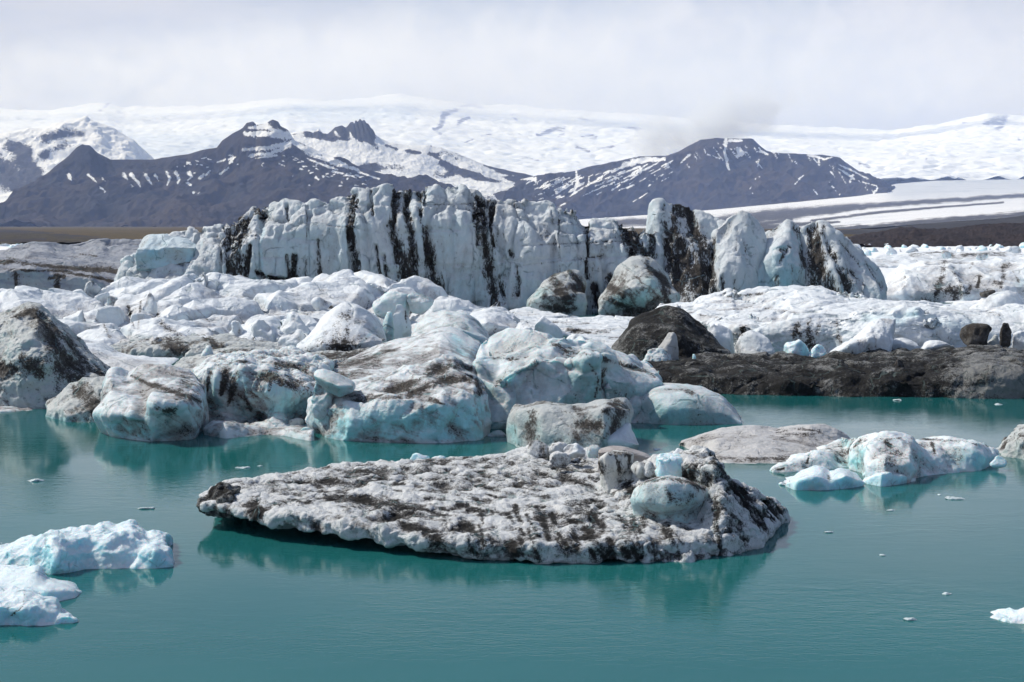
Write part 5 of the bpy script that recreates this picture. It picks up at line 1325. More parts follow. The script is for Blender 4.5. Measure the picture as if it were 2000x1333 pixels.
for x0, y0, x1, y1, d, lab in [(1950, 618, 2010, 660, 63, "round white ice lump at the right edge above the narrow boulder"), (1975, 648, 2040, 684, 60, "white ice lump at the right edge beside the narrow boulder"), (1900, 575, 2060, 622, 72, "big bluish-white ice swell at the right edge of the white shelf"), (1745, 665, 1800, 686, 59.5, "low white ice lump right of the tilted fluted slab"), (1800, 668, 1880, 688, 60, "flat white ice lump left of the square dark boulder")]:
    lump(x0, y0, x1, y1, d, I_pale, lab, rel=melt((x1 - x0) / 70, 0.9), group="white ice lumps on the right shelf", box=2.4, top=0.65)

# berg with dark squiggles, far right
ice("iceberg", solid([
    ([(1715, 590), (1800, 592), (1900, 592), (2180, 590)], 110),
    ([(1722, 572), (1790, 565), (1880, 560), (1960, 560), (2180, 560)], [110.5, 110.2, 110.2, 110, 110]),
    ([(1732, 552), (1760, 535), (1800, 525), (1850, 522), (1930, 525), (2000, 520), (2180, 520)], [113.5] * 7),
    ([(1738, 545), (1765, 528), (1800, 514), (1826, 508), (1860, 507), (1880, 510), (1905, 512), (1930, 510), (1955, 505), (1980, 508), (2000, 506), (2180, 505)], 119)], thick=10, n=150, sink=0.5), I_pale, [('fbm', 4, 0.6, (1, 1, 1.4)), ('scoop', 2.5, 0.3, (0.8, 1, 1.5)), ('rough', 0.7, 0.1)], "white iceberg with black squiggling streaks, far right behind the shelf", group=BERGS, px=1.15,
    dirt=[((1848, 512, 5), (1844, 530, 7), (1836, 552, 6), (1826, 572, 4)), ((1850, 520, 5), (1866, 540, 5), (1880, 560, 5)), ((1768, 540, 3), (1772, 552, 4), (1764, 566, 3)), ((1860, 568, 10), (1885, 572, 10), (1895, 560, 4)), ((1958, 516, 4), (1960, 540, 4), (1952, 560, 3)), ((1940, 545, 5), (1955, 562, 4)), ((1900, 515, 3), (1896, 525, 3)), ((1914, 540, 2.5), (1910, 560, 2.5)), ((1978, 530, 2), (1990, 550, 2.5)), ((1960, 518, 6), (1972, 516, 4))], wob=0.6, blue=[((1995, 555, 14), 0.9)])
lump(1918, 566, 1952, 578, 108, I_stone, "flat dark boulder at the foot of the squiggle-streaked berg", rel=rugged(0.5), group="dark boulders on the ice", name="boulder", cat="boulder", box=2.3)
ice("iceberg", solid([([(1690, 518), (1800, 520), (1950, 520), (2160, 520)], 190), ([(1700, 508), (1800, 503), (1900, 500), (1960, 502), (2160, 506)], 194), ([(1720, 500), (1770, 497), (1800, 492), (1850, 489), (1870, 494), (1930, 492), (1960, 490), (2000, 498), (2160, 500)], 205)], thick=8, n=110, sink=0.5), I_pale, melt(2.0, 0.9), "distant white berg with a brown-grey back, behind the squiggle-streaked one", group=BERGS, px=1.0,
    dirt=[((1780, 500, 4), (1830, 496, 5), (1860, 498, 5)), ((1880, 496, 4), (1960, 496, 5))])
lump(1841, 486, 1862, 506, 188, I_grey, "grey rounded ice knob on the distant brown-backed berg", group=None, box=2.5, px=0.9)
lump(1908, 490, 1936, 506, 187, I_grey, "grey sloping ice knob right of the rounded one on the distant berg", group=None, box=2.3, top=0.5, px=0.9)

# rubble of the far lagoon
rnd = random.Random(5)
protos = []
for k in range(5):
    V, fs = ball(985, 462, 1015, 478, 200, box=2.4 + 0.3 * k, top=0.5 + 0.08 * k, n=9)
    o = ice("ice_chunk", (V, fs), I_pale if k % 2 else I_white, broken(0.9, 1.2), px=1.5, seed=200 + k)
    o.data.transform(__import__('mathutils').Matrix.Translation((0, 0, 0)))
    protos.append(o)
spots = []
while len(spots) < 150:
    y = rnd.uniform(481.5, 520) if rnd.random() < 0.75 else rnd.uniform(481.5, 492)
    x = rnd.uniform(1650, 2010)
    if rnd.random() < 0.2:
        x, y = rnd.uniform(-5, 62), rnd.uniform(481.5, 496)
    spots.append((x, y))
for i, (x, y) in enumerate(spots):
    o = protos[i] if i < 5 else protos[rnd.randrange(5)].copy()
    if i >= 5:
        COL.objects.link(o)
    d = float(dz(x, y, 0.25))
    p = at(x, y, d)
    s = rnd.choice((0.35, 0.5, 0.6, 0.8, 1.1)) * (d / 260) ** 0.5
    o.location = (p[0], p[1], -0.1)
    o.rotation_euler = (0, 0, rnd.uniform(0, 6.28))
    o.scale = (s, s, s * rnd.uniform(0.7, 1.2))
    tag(o, "small white ice chunk in the rubble that chokes the far lagoon", "ice chunk", "small ice chunks choking the far lagoon")
for x0, y0, x1, y1, d, lab in [(1730, 480, 1752, 496, 260, "bluish ice block standing out of the far rubble near the moraine"), (1660, 478, 1690, 492, 300, "white ice block in the far rubble nearest the leaning fins"), (1770, 482, 1800, 492, 280, "pale ice block in the far rubble right of the bluish one"), (1960, 482, 2010, 496, 230, "white ice block in the far rubble at the right edge")]:
    lump(x0, y0, x1, y1, d, I_pale, lab, rel=broken(1.0), group="larger ice blocks in the far rubble", px=0.9, box=2.8, top=0.7, blue=B((x0 + x1) / 2, y1 - 4, 8, 0.5))

# ---------------------------------------------------------------- near floes on the right
ice("ice_floe", solid([
    ([(1324, 869), (1350, 880), (1385, 898), (1420, 905), (1470, 907), (1530, 906), (1580, 901), (1620, 894), (1668, 880)], 'w'),
    ([(1324, 867), (1400, 884), (1480, 888), (1580, 884), (1668, 874)], ('z', [0.05, 0.12, 0.14, 0.14, 0.1])),
    ([(1326, 866), (1400, 862), (1480, 858), (1580, 858), (1666, 866)], ('z', [0.08, 0.35, 0.4, 0.35, 0.15])),
    ([(1328, 865), (1350, 857), (1380, 848), (1408, 840), (1440, 836), (1475, 835), (1500, 838), (1520, 842), (1545, 836), (1580, 833), (1612, 832), (1635, 840), (1655, 852), (1664, 862)], ('z', [0.1, 0.25, 0.35, 0.45, 0.5, 0.5, 0.42, 0.4, 0.5, 0.6, 0.6, 0.5, 0.3, 0.15]))], thick=1.6, n=130, sink=0.3, sub=4), ice_mat("grey_slab_ice", white=(0.56, 0.55, 0.55), bluec=(0.42, 0.46, 0.47), blue=0.1, th=0.76, film=0.75, filmc=(0.27, 0.255, 0.25), size=1.0, strata=0.5, strata_dir=(0.2, 0.9, 0.9), strata_scale=5.0, speck=0.4),
    [('fbm', 1.4, 0.10, (2.0, 1, 1)), ('ridge', 0.7, 0.05, (3.5, 1, 1)), ('rough', 0.2, 0.02)], "flat oval floe of smooth grey ice with darker ripples", "ice floe", px=1.0,
    dirt=[((1520, 842, 4), (1560, 838, 5), (1600, 842, 4)), ((1380, 890, 2), (1440, 897, 4), (1520, 896, 4), (1580, 890, 4), 0.8), ((1530, 850, 3), (1600, 846, 4), 0.8)])
ice("iceberg", solid([
    ([(1508, 924), (1560, 923), (1620, 917), (1660, 912), (1690, 936), (1730, 947), (1780, 944), (1805, 930), (1850, 924), (1900, 920), (1940, 905)], 'w'),
    ([(1508, 921), (1560, 910), (1620, 895), (1662, 890), (1692, 905), (1730, 905), (1780, 910), (1810, 905), (1850, 895), (1900, 895), (1943, 893)], ('+', [0.02, 0.2, 0.3, 0.6, 0.05, -0.05, 0.0, 0.2, 0.2, 0.05, 0.15])),
    ([(1510, 919), (1560, 902), (1620, 882), (1664, 870), (1694, 876), (1730, 880), (1780, 888), (1812, 880), (1850, 872), (1900, 875), (1943, 884)], ('+', [0.1, 0.5, 0.7, 1.0, 0.5, 0.5, 0.4, 0.6, 0.6, 0.5, 0.5])),
    ([(1512, 917), (1540, 905), (1568, 893), (1590, 886), (1618, 872), (1640, 862), (1662, 854), (1690, 852), (1720, 853), (1760, 852), (1790, 856), (1812, 861), (1840, 858), (1868, 861), (1900, 864), (1922, 868), (1934, 876), (1942, 888)], ('+', 1.7))], thick=1.4, n=150, sub=4), ice_mat("jagged_white_ice", sss=0.45, white=(0.78, 0.82, 0.84), bluec=(0.30, 0.62, 0.66), blue=0.8, th=0.80, film=0.45, filmc=(0.33, 0.31, 0.30), cav=0.2, up_dirt=0.05, size=0.8),
    [('fbm', 1.3, 0.10), ('chisel', 1.2, 0.20), ('chisel', 0.4, 0.05), ('rough', 0.15, 0.025)], "jagged white and cyan iceberg with a brown-edged top, in open water on the right", group=BERGS, px=1.2,
    dirt=[((1520, 918, 2), (1530, 916, 2)), ((1576, 905, 2), (1580, 892, 2)), ((1680, 860, 3), (1660, 880, 3), 0.8), ((1720, 858, 4), (1740, 870, 3), 0.8), ((1820, 865, 3), (1826, 885, 3)), ((1780, 856, 2), (1880, 862, 3), (1930, 872, 3), 0.9), ((1690, 862, 3), (1760, 856, 2), 0.8)], blue=[((1870, 895, 24), (1910, 900, 24), 0.8), ((1790, 900, 16), 0.3), ((1640, 900, 14), (1670, 905, 12), 0.9)])
ice("ice_floe", solid([
    ([(1520, 947), (1555, 957), (1600, 959), (1640, 956), (1684, 950)], 'w'),
    ([(1520, 944), (1555, 938), (1590, 930), (1620, 936), (1650, 930), (1688, 943)], ('+', [0.0, 0.0, -0.05, 0.1, -0.05, 0.1])),
    ([(1523, 941), (1546, 929), (1570, 920), (1590, 914), (1606, 915), (1620, 921), (1640, 914), (1660, 918), (1676, 926), (1687, 940)], ('+', 0.9))], thick=0.7, n=90, sink=0.3), I_white, melt(0.45, 0.8), "smooth low white floe in front of the jagged iceberg's left end", "ice floe", "low white floes before the jagged iceberg", px=1.0, dirt=[((1618, 930, 2.5), (1620, 938, 3)), ((1542, 950, 1.5), (1542, 940, 1.5))], blue=[((1560, 955, 6), (1680, 950, 6), 0.5)])
ice("ice_floe", solid([
    ([(1686, 944), (1720, 951), (1760, 947), (1786, 940)], 'w'),
    ([(1688, 938), (1710, 928), (1740, 922), (1770, 930), (1788, 938)], ('+', [0.05, 0.0, 0.1, 0.0, 0.1])),
    ([(1692, 934), (1712, 924), (1738, 918), (1764, 926), (1784, 935)], ('+', 0.5))], thick=0.5, n=60, sink=0.3), I_white, melt(0.35, 0.8), "smaller smooth white floe before the jagged iceberg's middle", "ice floe", "low white floes before the jagged iceberg", px=1.0)
lump(1694, 880, 1760, 932, 33.0, I_white, "upright white ice knob frozen to the front of the jagged iceberg", rel=broken(0.45), group="white ice knobs on the jagged iceberg", box=2.5, top=0.55, px=1.2, lean=-0.1)
lump(1742, 878, 1808, 935, 33.2, I_white, "faceted white ice knob right of the upright one on the jagged iceberg", rel=broken(0.45), group="white ice knobs on the jagged iceberg", box=2.8, top=0.65, px=1.2, dirt=[((1770, 885, 3), (1780, 900, 2), 0.8)])
ice("iceberg", solid([([(1946, 882), (1965, 893), (2000, 899), (2150, 905)], 'w'), ([(1946, 880), (1975, 868), (2005, 855), (2150, 850)], ('+', 0.3)), ([(1948, 878), (1960, 866), (1974, 854), (1988, 842), (2002, 832), (2040, 822), (2150, 818)], ('+', 1.6))], thick=1.6, n=80), I_dirty, rugged(0.8, 0.9), "brown gritty iceberg cut off by the right edge", group=BERGS, px=1.2, dirt=[((1960, 872, 6), (1990, 850, 8), 0.6)])
lump(1938, 890, 1972, 910, 34, I_white, "low bluish ice scrap between the jagged and the brown gritty berg", rel=melt(0.25), group=None, box=2.2, top=0.5)

# ---------------------------------------------------------------- bright floes, bottom left
ice("ice_floe", solid([
    ([(-130, 1090), (0, 1102), (60, 1114), (100, 1124), (130, 1120), (170, 1112), (240, 1110), (300, 1110), (334, 1107)], 'w'),
    ([(-130, 1070), (0, 1080), (60, 1085), (110, 1090), (160, 1082), (220, 1078), (270, 1088), (300, 1078), (330, 1090)], ('+', [0.1, 0.1, 0.1, 0.0, 0.15, 0.0, 0.2, 0.0, 0.1])),
    ([(-130, 1066), (0, 1074), (60, 1062), (120, 1050), (180, 1045), (240, 1046), (300, 1058), (330, 1072)], ('+', [0.4, 0.3, 0.4, 0.5, 0.5, 0.3, 0.5, 0.3])),
    ([(-130, 1082), (0, 1071), (18, 1063), (32, 1056), (64, 1050), (70, 1052), (90, 1042), (115, 1036), (130, 1036), (150, 1030), (172, 1022), (186, 1024), (200, 1021), (226, 1027), (242, 1022), (258, 1021), (276, 1028), (292, 1036), (300, 1034), (318, 1036), (329, 1043), (327, 1058), (330, 1076)], ('+', 1.3))], thick=0.8, n=150, sub=4, sink=0.35), I_white, [('fbm', 0.9, 0.08), ('chisel', 0.7, 0.14), ('chisel', 0.25, 0.05), ('rough', 0.1, 0.02)], "jagged bright bluish-white floe at the lower left", "ice floe", "bright white floes at the lower left", px=1.2,
    blue=[((60, 1085, 30), (120, 1090, 24), (180, 1070, 20), 0.35), ((20, 1090, 20), 0.4)])
ice("ice_floe", solid([
    ([(-130, 1170), (0, 1172), (60, 1178), (110, 1177), (150, 1168), (161, 1158)], 'w'),
    ([(-130, 1150), (0, 1140), (50, 1140), (90, 1150), (130, 1150), (160, 1154)], ('+', [0.2, 0.3, 0.3, 0.1, 0.1, 0.05])),
    ([(-130, 1104), (0, 1103), (30, 1106), (55, 1108), (75, 1104), (82, 1118), (90, 1130), (112, 1134), (135, 1134), (150, 1140), (158, 1150)], ('+', 0.9))], thick=0.5, n=90, sink=0.3, sub=5), I_white, melt(0.35, 0.7), "smooth rounded white floe between the two jagged ones at the lower left", "ice floe", "bright white floes at the lower left", px=1.2)
ice("ice_floe", solid([
    ([(-130, 1222), (0, 1222), (40, 1222), (90, 1222), (120, 1220), (155, 1216)], 'w'),
    ([(-130, 1190), (0, 1185), (50, 1190), (90, 1195), (110, 1205), (135, 1202), (153, 1213)], ('+', [0.05, 0.0, 0.0, 0.15, 0.1, 0.0, 0.05])),
    ([(-130, 1150), (0, 1146), (30, 1147), (48, 1149), (66, 1158), (88, 1166), (112, 1164), (117, 1176), (118, 1192), (130, 1198), (140, 1204), (152, 1212)], ('+', 0.6))], thick=0.4, n=90, sink=0.3), I_white, [('fbm', 0.6, 0.05), ('chisel', 0.45, 0.08), ('chisel', 0.15, 0.03), ('rough', 0.08, 0.012)], "jagged white floe with a brown crack, lowest at the lower left", "ice floe", "bright white floes at the lower left", px=1.1, dirt=[((48, 1160, 1.2), (45, 1185, 1.5), (20, 1204, 2))])
ice("ice_floe", solid([([(1938, 1208), (1970, 1216), (2000, 1222), (2060, 1224)], 'w'), ([(1942, 1202), (1958, 1196), (1975, 1193), (1990, 1196), (2010, 1190), (2060, 1190)], ('+', 0.25))], thick=0.4, n=50, sink=0.2), I_white, broken(0.22), "small crumbly white floe at the lower right edge", "ice floe", px=1.2)

# ---------------------------------------------------------------- drifting scraps
I_scrap = ice_mat("wet_scrap_ice", white=(0.60, 0.68, 0.70), bluec=(0.34, 0.56, 0.60), blue=0.8, th=0.8, film=0.3, size=0.3, rough=0.2)
SCR = "ice scraps drifting on the open water"
for x0, y0, x1, y1, lab in [(46, 933, 86, 942, "drifting ice scrap left of the wedge berg's reflection"), (262, 988, 300, 996, "thin drifting ice scrap above the jagged bright floe"), (456, 910, 492, 916, "thin drifting ice scrap behind the speckled floe's left end"), (500, 908, 514, 912, "tiny drifting ice fleck behind the speckled floe"), (1848, 967, 1890, 977, "double drifting ice scrap in front of the jagged iceberg"), (1832, 964, 1842, 968, "tiny drifting ice fleck left of the double scrap"), (1762, 1204, 1794, 1214, "flat drifting ice scrap at the lower right"), (1842, 1154, 1864, 1163, "brownish drifting ice scrap at the lower right"), (1748, 777, 1768, 784, "drifting ice scrap before the black shelf"),
                            (1719, 1081, 1733, 1087, "tiny drifting ice fleck right of the speckled floe"), (1274, 874, 1292, 880, "drifting ice fleck behind the speckled floe's hump"), (1944, 786, 1962, 792, "tiny ice fleck below the black shelf's right end"), (1608, 1036, 1630, 1042, "thin clear ice sliver off the speckled floe's right end"), (1730, 994, 1752, 999, "thin clear ice sliver below the jagged iceberg")]:
    d = float(dz((x0 + x1) / 2, y1, 0.0))
    lump(x0, y1 - 0.45 * (y1 - y0), x1, y1, d, I_scrap, lab, rel=broken((x1 - x0) / F * d * 0.3, 0.5), group=SCR, name="ice_scrap", cat="ice scrap", px=0.4, box=2.2, top=0.7, sunk=0.6, thick=(y1 - y0) * 0.5 * d * d / (CAM_H * F))

# ---------------------------------------------------------------- speckled floe in front
floe = empty("ice_floe", at(960, 1000, 28.5) * np.array([1, 1, 0]))
tag(floe, "large speckled grey floe with a rugged hump at its right end, nearest to the viewer", "ice floe")
frel = [('fbm', 1.5, 0.09, (1.2, 1, 1)), ('ridge', 0.9, 0.07, (1.6, 0.9, 1)), ('chisel', 0.55, 0.09), ('scoop', 0.30, 0.035, (1.2, 1, 1)), ('rough', 0.22, 0.06), ('rough', 0.09, 0.03)]
fdirt = [((560, 935, 10), (720, 918, 12), (900, 908, 14), (1040, 900, 16), (1140, 900, 14), 0.35), ((860, 925, 18), (1000, 920, 22), (1100, 930, 20), 0.3), ((900, 960, 30), (760, 960, 26), 0.2), ((470, 945, 6), (560, 960, 5), (620, 975, 4), 0.6), ((640, 970, 8), (760, 985, 10), (820, 1000, 10), 0.8), ((740, 990, 5), (800, 1030, 8), (860, 1055, 10), 0.9), ((495, 975, 8), (505, 1010, 10), 0.8), ((900, 1020, 10), (940, 1060, 12), 0.7), ((1000, 1060, 8), (1010, 1085, 8), 0.8), ((1060, 1000, 5), (1070, 1050, 6), 0.9), ((1120, 985, 12), (1150, 1000, 10), 0.7), ((700, 925, 8), (900, 905, 8), (1020, 900, 10), 0.5), ((620, 940, 8), (700, 945, 8), 0.6), ((840, 940, 12), (960, 935, 12), (1040, 945, 10), 0.5), ((1150, 1050, 10), (1180, 1085, 8), 0.8), ((1230, 1060, 10), (1250, 1090, 8), 0.8), ((600, 1010, 6), (620, 1035, 5), 0.5),
         ((560, 995, 22), (640, 1020, 24), (700, 1030, 18), -0.4), ((760, 1050, 14), (820, 1060, 14), -0.5), ((960, 970, 24), (1100, 1030, 26), (1000, 1010, 20), -0.25)]
_r = random.Random(12)
for _ in range(70):                                            # grit washed down the front slope
    gx, gy = _r.uniform(860, 1330), _r.uniform(985, 1080)
    gl, ga = _r.uniform(10, 34), _r.uniform(0.9, 1.35)
    fdirt.append(((gx, gy, _r.uniform(2.5, 6)), (gx + gl * math.cos(ga), min(1094, gy + gl * math.sin(ga)), _r.uniform(2, 6)), _r.uniform(0.5, 0.95)))
for _ in range(60):                                            # and strung along its length higher up
    gx = _r.uniform(470, 1180)
    gy = _r.uniform(925 + max(0, 640 - gx) * 0.08, 985 + (gx - 470) * 0.05)
    gl, ga = _r.uniform(14, 50), _r.uniform(0.05, 0.4)
    fdirt.append(((gx, gy, _r.uniform(1.5, 4)), (gx + gl * math.cos(ga), gy + gl * math.sin(ga), _r.uniform(1.5, 4.5)), _r.uniform(0.45, 0.9)))
ice("ice_base", solid([
    ([(398, 992), (440, 1006), (500, 1019), (560, 1031), (640, 1044), (720, 1056), (800, 1070), (880, 1084), (960, 1091), (1050, 1097), (1140, 1098), (1230, 1096), (1330, 1090), (1430, 1080), (1480, 1066), (1510, 1040), (1537, 1012)], ('z', [0.42, 0.36, 0.32, 0.28, 0.24, 0.20, 0.15, 0.10, 0.06, 0.04, 0.03, 0.03, 0.03, 0.03, 0.03, 0.03, 0.03])),
    ([(395, 984), (440, 990), (500, 992), (560, 1002), (640, 1012), (720, 1022), (800, 1036), (880, 1052), (960, 1058), (1050, 1064), (1140, 1064), (1230, 1060), (1330, 1052), (1430, 1046), (1482, 1040), (1512, 1020), (1538, 1006)], ('+', [0.05, 0.02, 0.05, 0.02, 0.06, 0.02, 0.04, 0.0, 0.04, 0.0, 0.05, 0.0, 0.05, 0.05, 0.05, 0.05, 0.05])),
    ([(394, 976), (440, 970), (500, 970), (600, 975), (720, 985), (850, 1000), (1000, 1010), (1140, 1010), (1300, 1005), (1430, 1005), (1500, 1000), (1538, 1002)], ('z', [0.48, 0.55, 0.55, 0.55, 0.52, 0.5, 0.5, 0.5, 0.5, 0.4, 0.3, 0.15])),
    ([(393, 970), (405, 958), (428, 946), (450, 944), (480, 944), (520, 934), (560, 927), (600, 920), (640, 913), (690, 909), (720, 908), (770, 906), (810, 900), (850, 898), (900, 896), (960, 892), (1010, 886), (1040, 880), (1100, 880), (1160, 884), (1230, 892), (1340, 925), (1440, 960), (1500, 985), (1538, 998)], ('z', [0.48, 0.55, 0.62, 0.62, 0.62, 0.65, 0.68, 0.7, 0.72, 0.74, 0.75, 0.76, 0.78, 0.78, 0.78, 0.8, 0.85, 0.9, 0.9, 0.88, 0.85, 0.7, 0.5, 0.3, 0.15]))],
    thick=1.4, n=260, sub=5, sink=0.25, inset=0.5, taper=0.03, under=1.9), I_floe, frel, vox=0.030, smooth=2, dirt=fdirt, seed=61, parent=floe, wob=0.7, blue=[((940, 1000, 6), 0.6), ((845, 950, 6), 0.6), ((1140, 1030, 10), 0.5), ((1050, 900, 6), 0.4), ((520, 1010, 8), 0.2)])
ice("ice_hump", solid([
    ([(1150, 1000), (1200, 1030), (1260, 1068), (1340, 1086), (1430, 1079), (1484, 1064), (1512, 1036), (1536, 1008)], ('z', [0.48, 0.42, 0.28, 0.10, 0.05, 0.05, 0.05, 0.05])),
    ([(1160, 985), (1215, 1010), (1275, 1036), (1340, 1046), (1420, 1036), (1480, 1025), (1512, 1012), (1535, 1002)], ('z', [0.55, 0.42, 0.22, 0.25, 0.45, 0.35, 0.25, 0.15])),
    ([(1172, 960), (1230, 975), (1290, 985), (1350, 985), (1410, 975), (1465, 985), (1505, 995), (1534, 999)], ('z', [0.62, 0.65, 0.55, 0.62, 0.95, 0.62, 0.4, 0.2])),
    ([(1178, 940), (1235, 938), (1290, 925), (1345, 915), (1395, 918), (1440, 952), (1495, 980), (1532, 996)], ('z', [0.70, 0.9, 1.1, 1.35, 1.4, 0.9, 0.5, 0.24])),
    ([(1182, 930), (1215, 915), (1240, 905), (1280, 896), (1310, 892), (1330, 886), (1345, 883), (1362, 878), (1378, 880), (1390, 886), (1398, 900), (1412, 915), (1424, 936), (1440, 948), (1458, 952), (1475, 962), (1492, 972), (1510, 980), (1530, 994)], ('z', [0.75, 0.95, 1.15, 1.3, 1.4, 1.5, 1.58, 1.6, 1.6, 1.55, 1.4, 1.3, 1.1, 0.95, 0.9, 0.78, 0.66, 0.5, 0.25]))],
    thick=1.5, n=150, sub=4, sink=0.05, taper=0.1), I_floe, [('fbm', 0.9, 0.10), ('ridge', 0.6, 0.08, (0.8, 0.8, 1.4)), ('chisel', 0.35, 0.09), ('scoop', 0.2, 0.03), ('rough', 0.09, 0.035)], vox=0.026, smooth=1, seed=67, parent=floe, wob=0.6,
    dirt=[((1200, 990, 30), (1260, 1040, 26), (1340, 1060, 24), 0.3), ((1330, 905, 26), (1400, 960, 30), (1440, 1030, 30), 0.42), ((1395, 895, 8), (1420, 940, 12), (1460, 985, 16), (1500, 1020, 14), 0.9), ((1440, 955, 10), (1490, 985, 12), (1520, 1000, 10), 0.8), ((1400, 985, 5), (1400, 1030, 6), (1404, 1075, 8)), ((1420, 1060, 14), (1460, 1055, 10), 0.7), ((1230, 985, 8), (1280, 1020, 8), (1330, 1030, 10), 0.8), ((1340, 900, 8), (1370, 920, 10), 0.5), ((1225, 945, 8), (1235, 960, 8), 0.9)], blue=[((1480, 1045, 14), 0.6), ((1370, 985, 14), 0.4)])
ice("black_tip", solid([
    ([(390, 996), (410, 1001), (432, 1004), (452, 1008)], ('z', [0.36, 0.33, 0.31, 0.30])),
    ([(388, 990), (405, 990), (430, 978), (452, 970)], ('+', [0.0, -0.03, -0.06, 0.1])),
    ([(388, 984), (392, 976), (402, 974), (407, 964), (411, 951), (424, 945), (436, 944), (452, 950), (470, 950)], ('+', [0.1, 0.15, 0.2, 0.3, 0.4, 0.5, 0.5, 0.6, 0.7]))], thick=0.35, n=50, sink=None, drop=0.05), I_black, [('fbm', 0.4, 0.05), ('chisel', 0.28, 0.10), ('rough', 0.1, 0.05)], vox=0.02, seed=68, parent=floe, dirt=[((420, 975, 30), 0.35)])
ice("blue_dome", solid([
    ([(1236, 992), (1262, 1002), (1300, 1006), (1345, 1004), (1376, 992)], ('d', [26.3, 26.05, 25.95, 25.95, 26.2])),
    ([(1232, 975), (1260, 982), (1300, 988), (1345, 982), (1384, 970)], ('+', [-0.05, -0.30, -0.4, -0.35, -0.05])),
    ([(1238, 955), (1262, 945), (1300, 945), (1345, 945), (1386, 958)], ('+', [0.1, -0.2, -0.3, -0.2, 0.1])),
    ([(1244, 950), (1260, 938), (1282, 932), (1310, 931), (1336, 934), (1360, 942), (1380, 954)], ('+', 0.2))], thick=0.9, n=70, sink=None, taper=0.05), ice_mat("dome_ice", sss=0.4, white=(0.66, 0.69, 0.69), bluec=(0.36, 0.56, 0.60), blue=0.8, th=0.70, film=0.6, filmc=(0.28, 0.26, 0.25), size=0.7, bump=0.5), melt(0.42, 0.6), vox=0.024, seed=69, parent=floe, smooth=3,
    dirt=[((1250, 942, 6), (1280, 936, 6), (1310, 934, 4), (1350, 942, 6), (1375, 952, 6), 0.9), ((1300, 955, 4), (1312, 975, 5), 0.7)], blue=[((1340, 965, 24), (1290, 985, 16), 0.6)])

# loose blocks that sit on it
FB = "blocks of ice sitting on the speckled floe"


def block(x0, y0, x1, y1, d, mat, label, rel=None, name="ice_block", **k):
    return lump(x0, y0, x1, y1, d, mat, label, rel=rel or melt((x1 - x0) / F * d * 0.5, 0.8), group=FB, name=name, px=0.9, **k)


I_cap = ice_mat("pedestal_ice", white=(0.60, 0.61, 0.60), bluec=(0.42, 0.52, 0.54), blue=0.3, th=0.70, stretch=(1, 1, 3), film=0.6, filmc=(0.26, 0.25, 0.24), size=0.5)
ice("ice_pedestal", union(
    solid([([(1196, 950), (1212, 958), (1230, 955)], 28.05), ([(1190, 935), (1210, 930), (1234, 932)], 28.0), ([(1172, 918), (1195, 915), (1236, 915)], [27.95, 27.8, 27.95]), ([(1166, 902), (1185, 888), (1236, 888)], [28.0, 27.8, 27.95]), ([(1172, 893), (1186, 884), (1200, 881), (1225, 881), (1238, 886)], 28.15)], thick=0.5, n=60, sink=None)), I_cap, [('fbm', 0.5, 0.04), ('ridge', 0.3, 0.03, (0.8, 1, 2.5)), ('rough', 0.1, 0.015)], "mushroom-shaped striped ice pedestal on the speckled floe's hump", "ice block", FB, vox=0.024,
    dirt=[((1200, 884, 5), (1207, 900, 4), (1208, 922, 3)), ((1190, 886, 5), (1232, 885, 5), 0.8), ((1172, 905, 6), (1176, 925, 5)), ((1230, 890, 3), (1228, 915, 2), 0.7), ((1215, 945, 8), (1228, 940, 5), 0.6)], blue=[((1190, 915, 8), 0.2)])
block(1234, 905, 1268, 940, 27.6, I_cap, "small grey mushroom-shaped ice block right of the striped pedestal", top=1.5, box=2.4, sunk=0.0)
block(1258, 900, 1285, 925, 27.5, I_floe, "dirty little ice block between the mushroom block and the white cube", box=2.6)
block(1284, 892, 1340, 930, 26.95, I_white, "white cube of clean ice on the speckled floe's hump", box=5.0, top=1.0, poly=0, rel=[('facet', 0.3, 0.04), ('fbm', 0.4, 0.03), ('rough', 0.1, 0.01)])
block(1308, 878, 1352, 902, 27.6, I_pale, "flat white ice piece on the hump's crest behind the white cube", box=2.3)
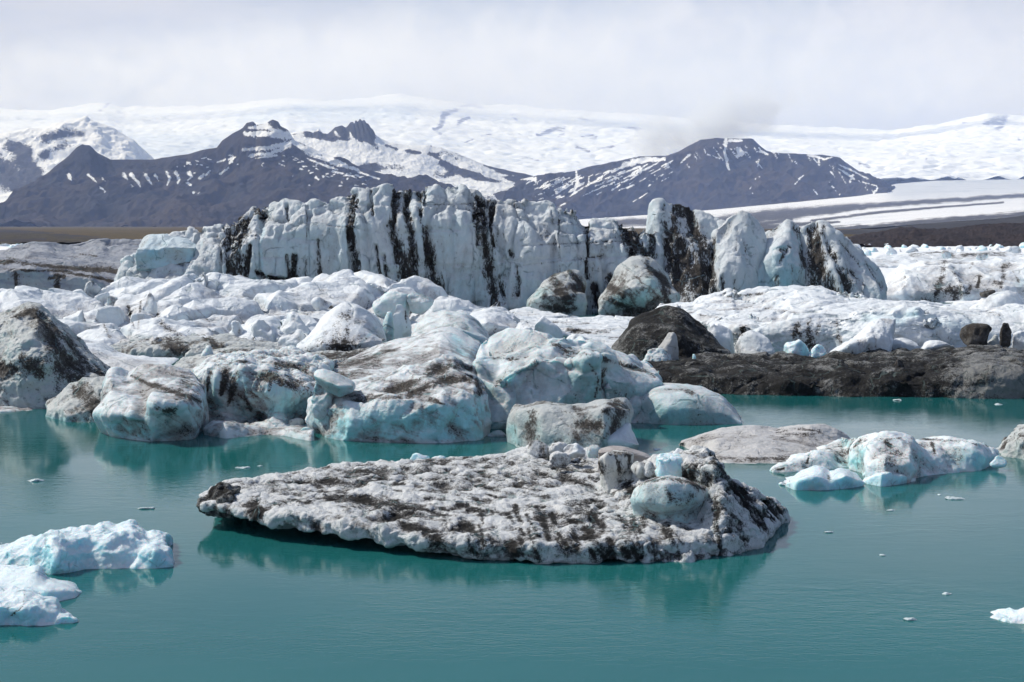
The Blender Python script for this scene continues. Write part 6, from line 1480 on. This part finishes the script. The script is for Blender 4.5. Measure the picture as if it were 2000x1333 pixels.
block(1350, 872, 1390, 906, 27.5, I_floe, "grey ice piece topping the hump's crest", box=2.4, top=0.7, rel=rugged(0.2))
block(1140, 872, 1180, 892, 29.6, I_grey, "rounded tan ice boulder left of the long tan beam", box=2.3)
ice("ice_block", solid([([(1168, 892), (1220, 893), (1292, 908)], 29.4), ([(1166, 884), (1220, 880), (1292, 902)], 29.3), ([(1170, 878), (1195, 871), (1225, 873), (1258, 884), (1294, 900)], 29.7)], thick=0.4, n=60, sink=None), ice_mat("tan_beam_ice", white=(0.42, 0.39, 0.38), bluec=(0.4, 0.4, 0.4), blue=0.0, th=0.86, film=0.6, filmc=(0.28, 0.25, 0.235), size=0.6), melt(0.3, 0.4), "long smooth tan ice beam across the back of the speckled floe", "ice block", FB, vox=0.024, smooth=3)
block(1018, 862, 1074, 892, 30.5, I_floe, "rounded dirty ice boulder on the speckled floe's back edge, left of two smaller ones", box=2.3, top=0.7)
block(1070, 868, 1118, 890, 30.4, I_floe, "dark ice boulder beside the rounded dirty one on the floe's back edge", box=2.3, top=0.7, rel=rugged(0.2))
block(1098, 870, 1146, 894, 29.9, I_pale, "pale angular ice boulder left of the rounded tan one", box=2.8, top=0.8, rel=broken(0.22))
block(1072, 885, 1122, 910, 29.4, I_floe, "low dirty ice lump in front of the dark boulder", box=2.3)
block(798, 886, 838, 906, 31.4, I_white, "slanting white ice piece on the floe's far edge", box=2.3, top=0.6, tilt=0.3)
block(840, 890, 872, 904, 31.3, I_white, "smaller white ice piece right of the slanting one", box=2.3, top=0.6, tilt=0.3)
block(1336, 1044, 1364, 1072, 26.4, I_white, "small clean white ice lump stuck on the floe's front slope", box=2.8, top=0.8, rel=broken(0.14))
block(1314, 998, 1346, 1038, 27.0, I_cap, "leaning cone of ice in the hollow below the blue dome", box=2.5, top=0.6, lean=-0.15)
block(1348, 1014, 1382, 1038, 27.0, I_cap, "pale ice lump right of the leaning cone", box=2.4, top=0.7)
block(1218, 952, 1246, 985, 27.6, I_floe, "gritty knob at the left end of the blue dome", box=2.4, rel=rugged(0.2))
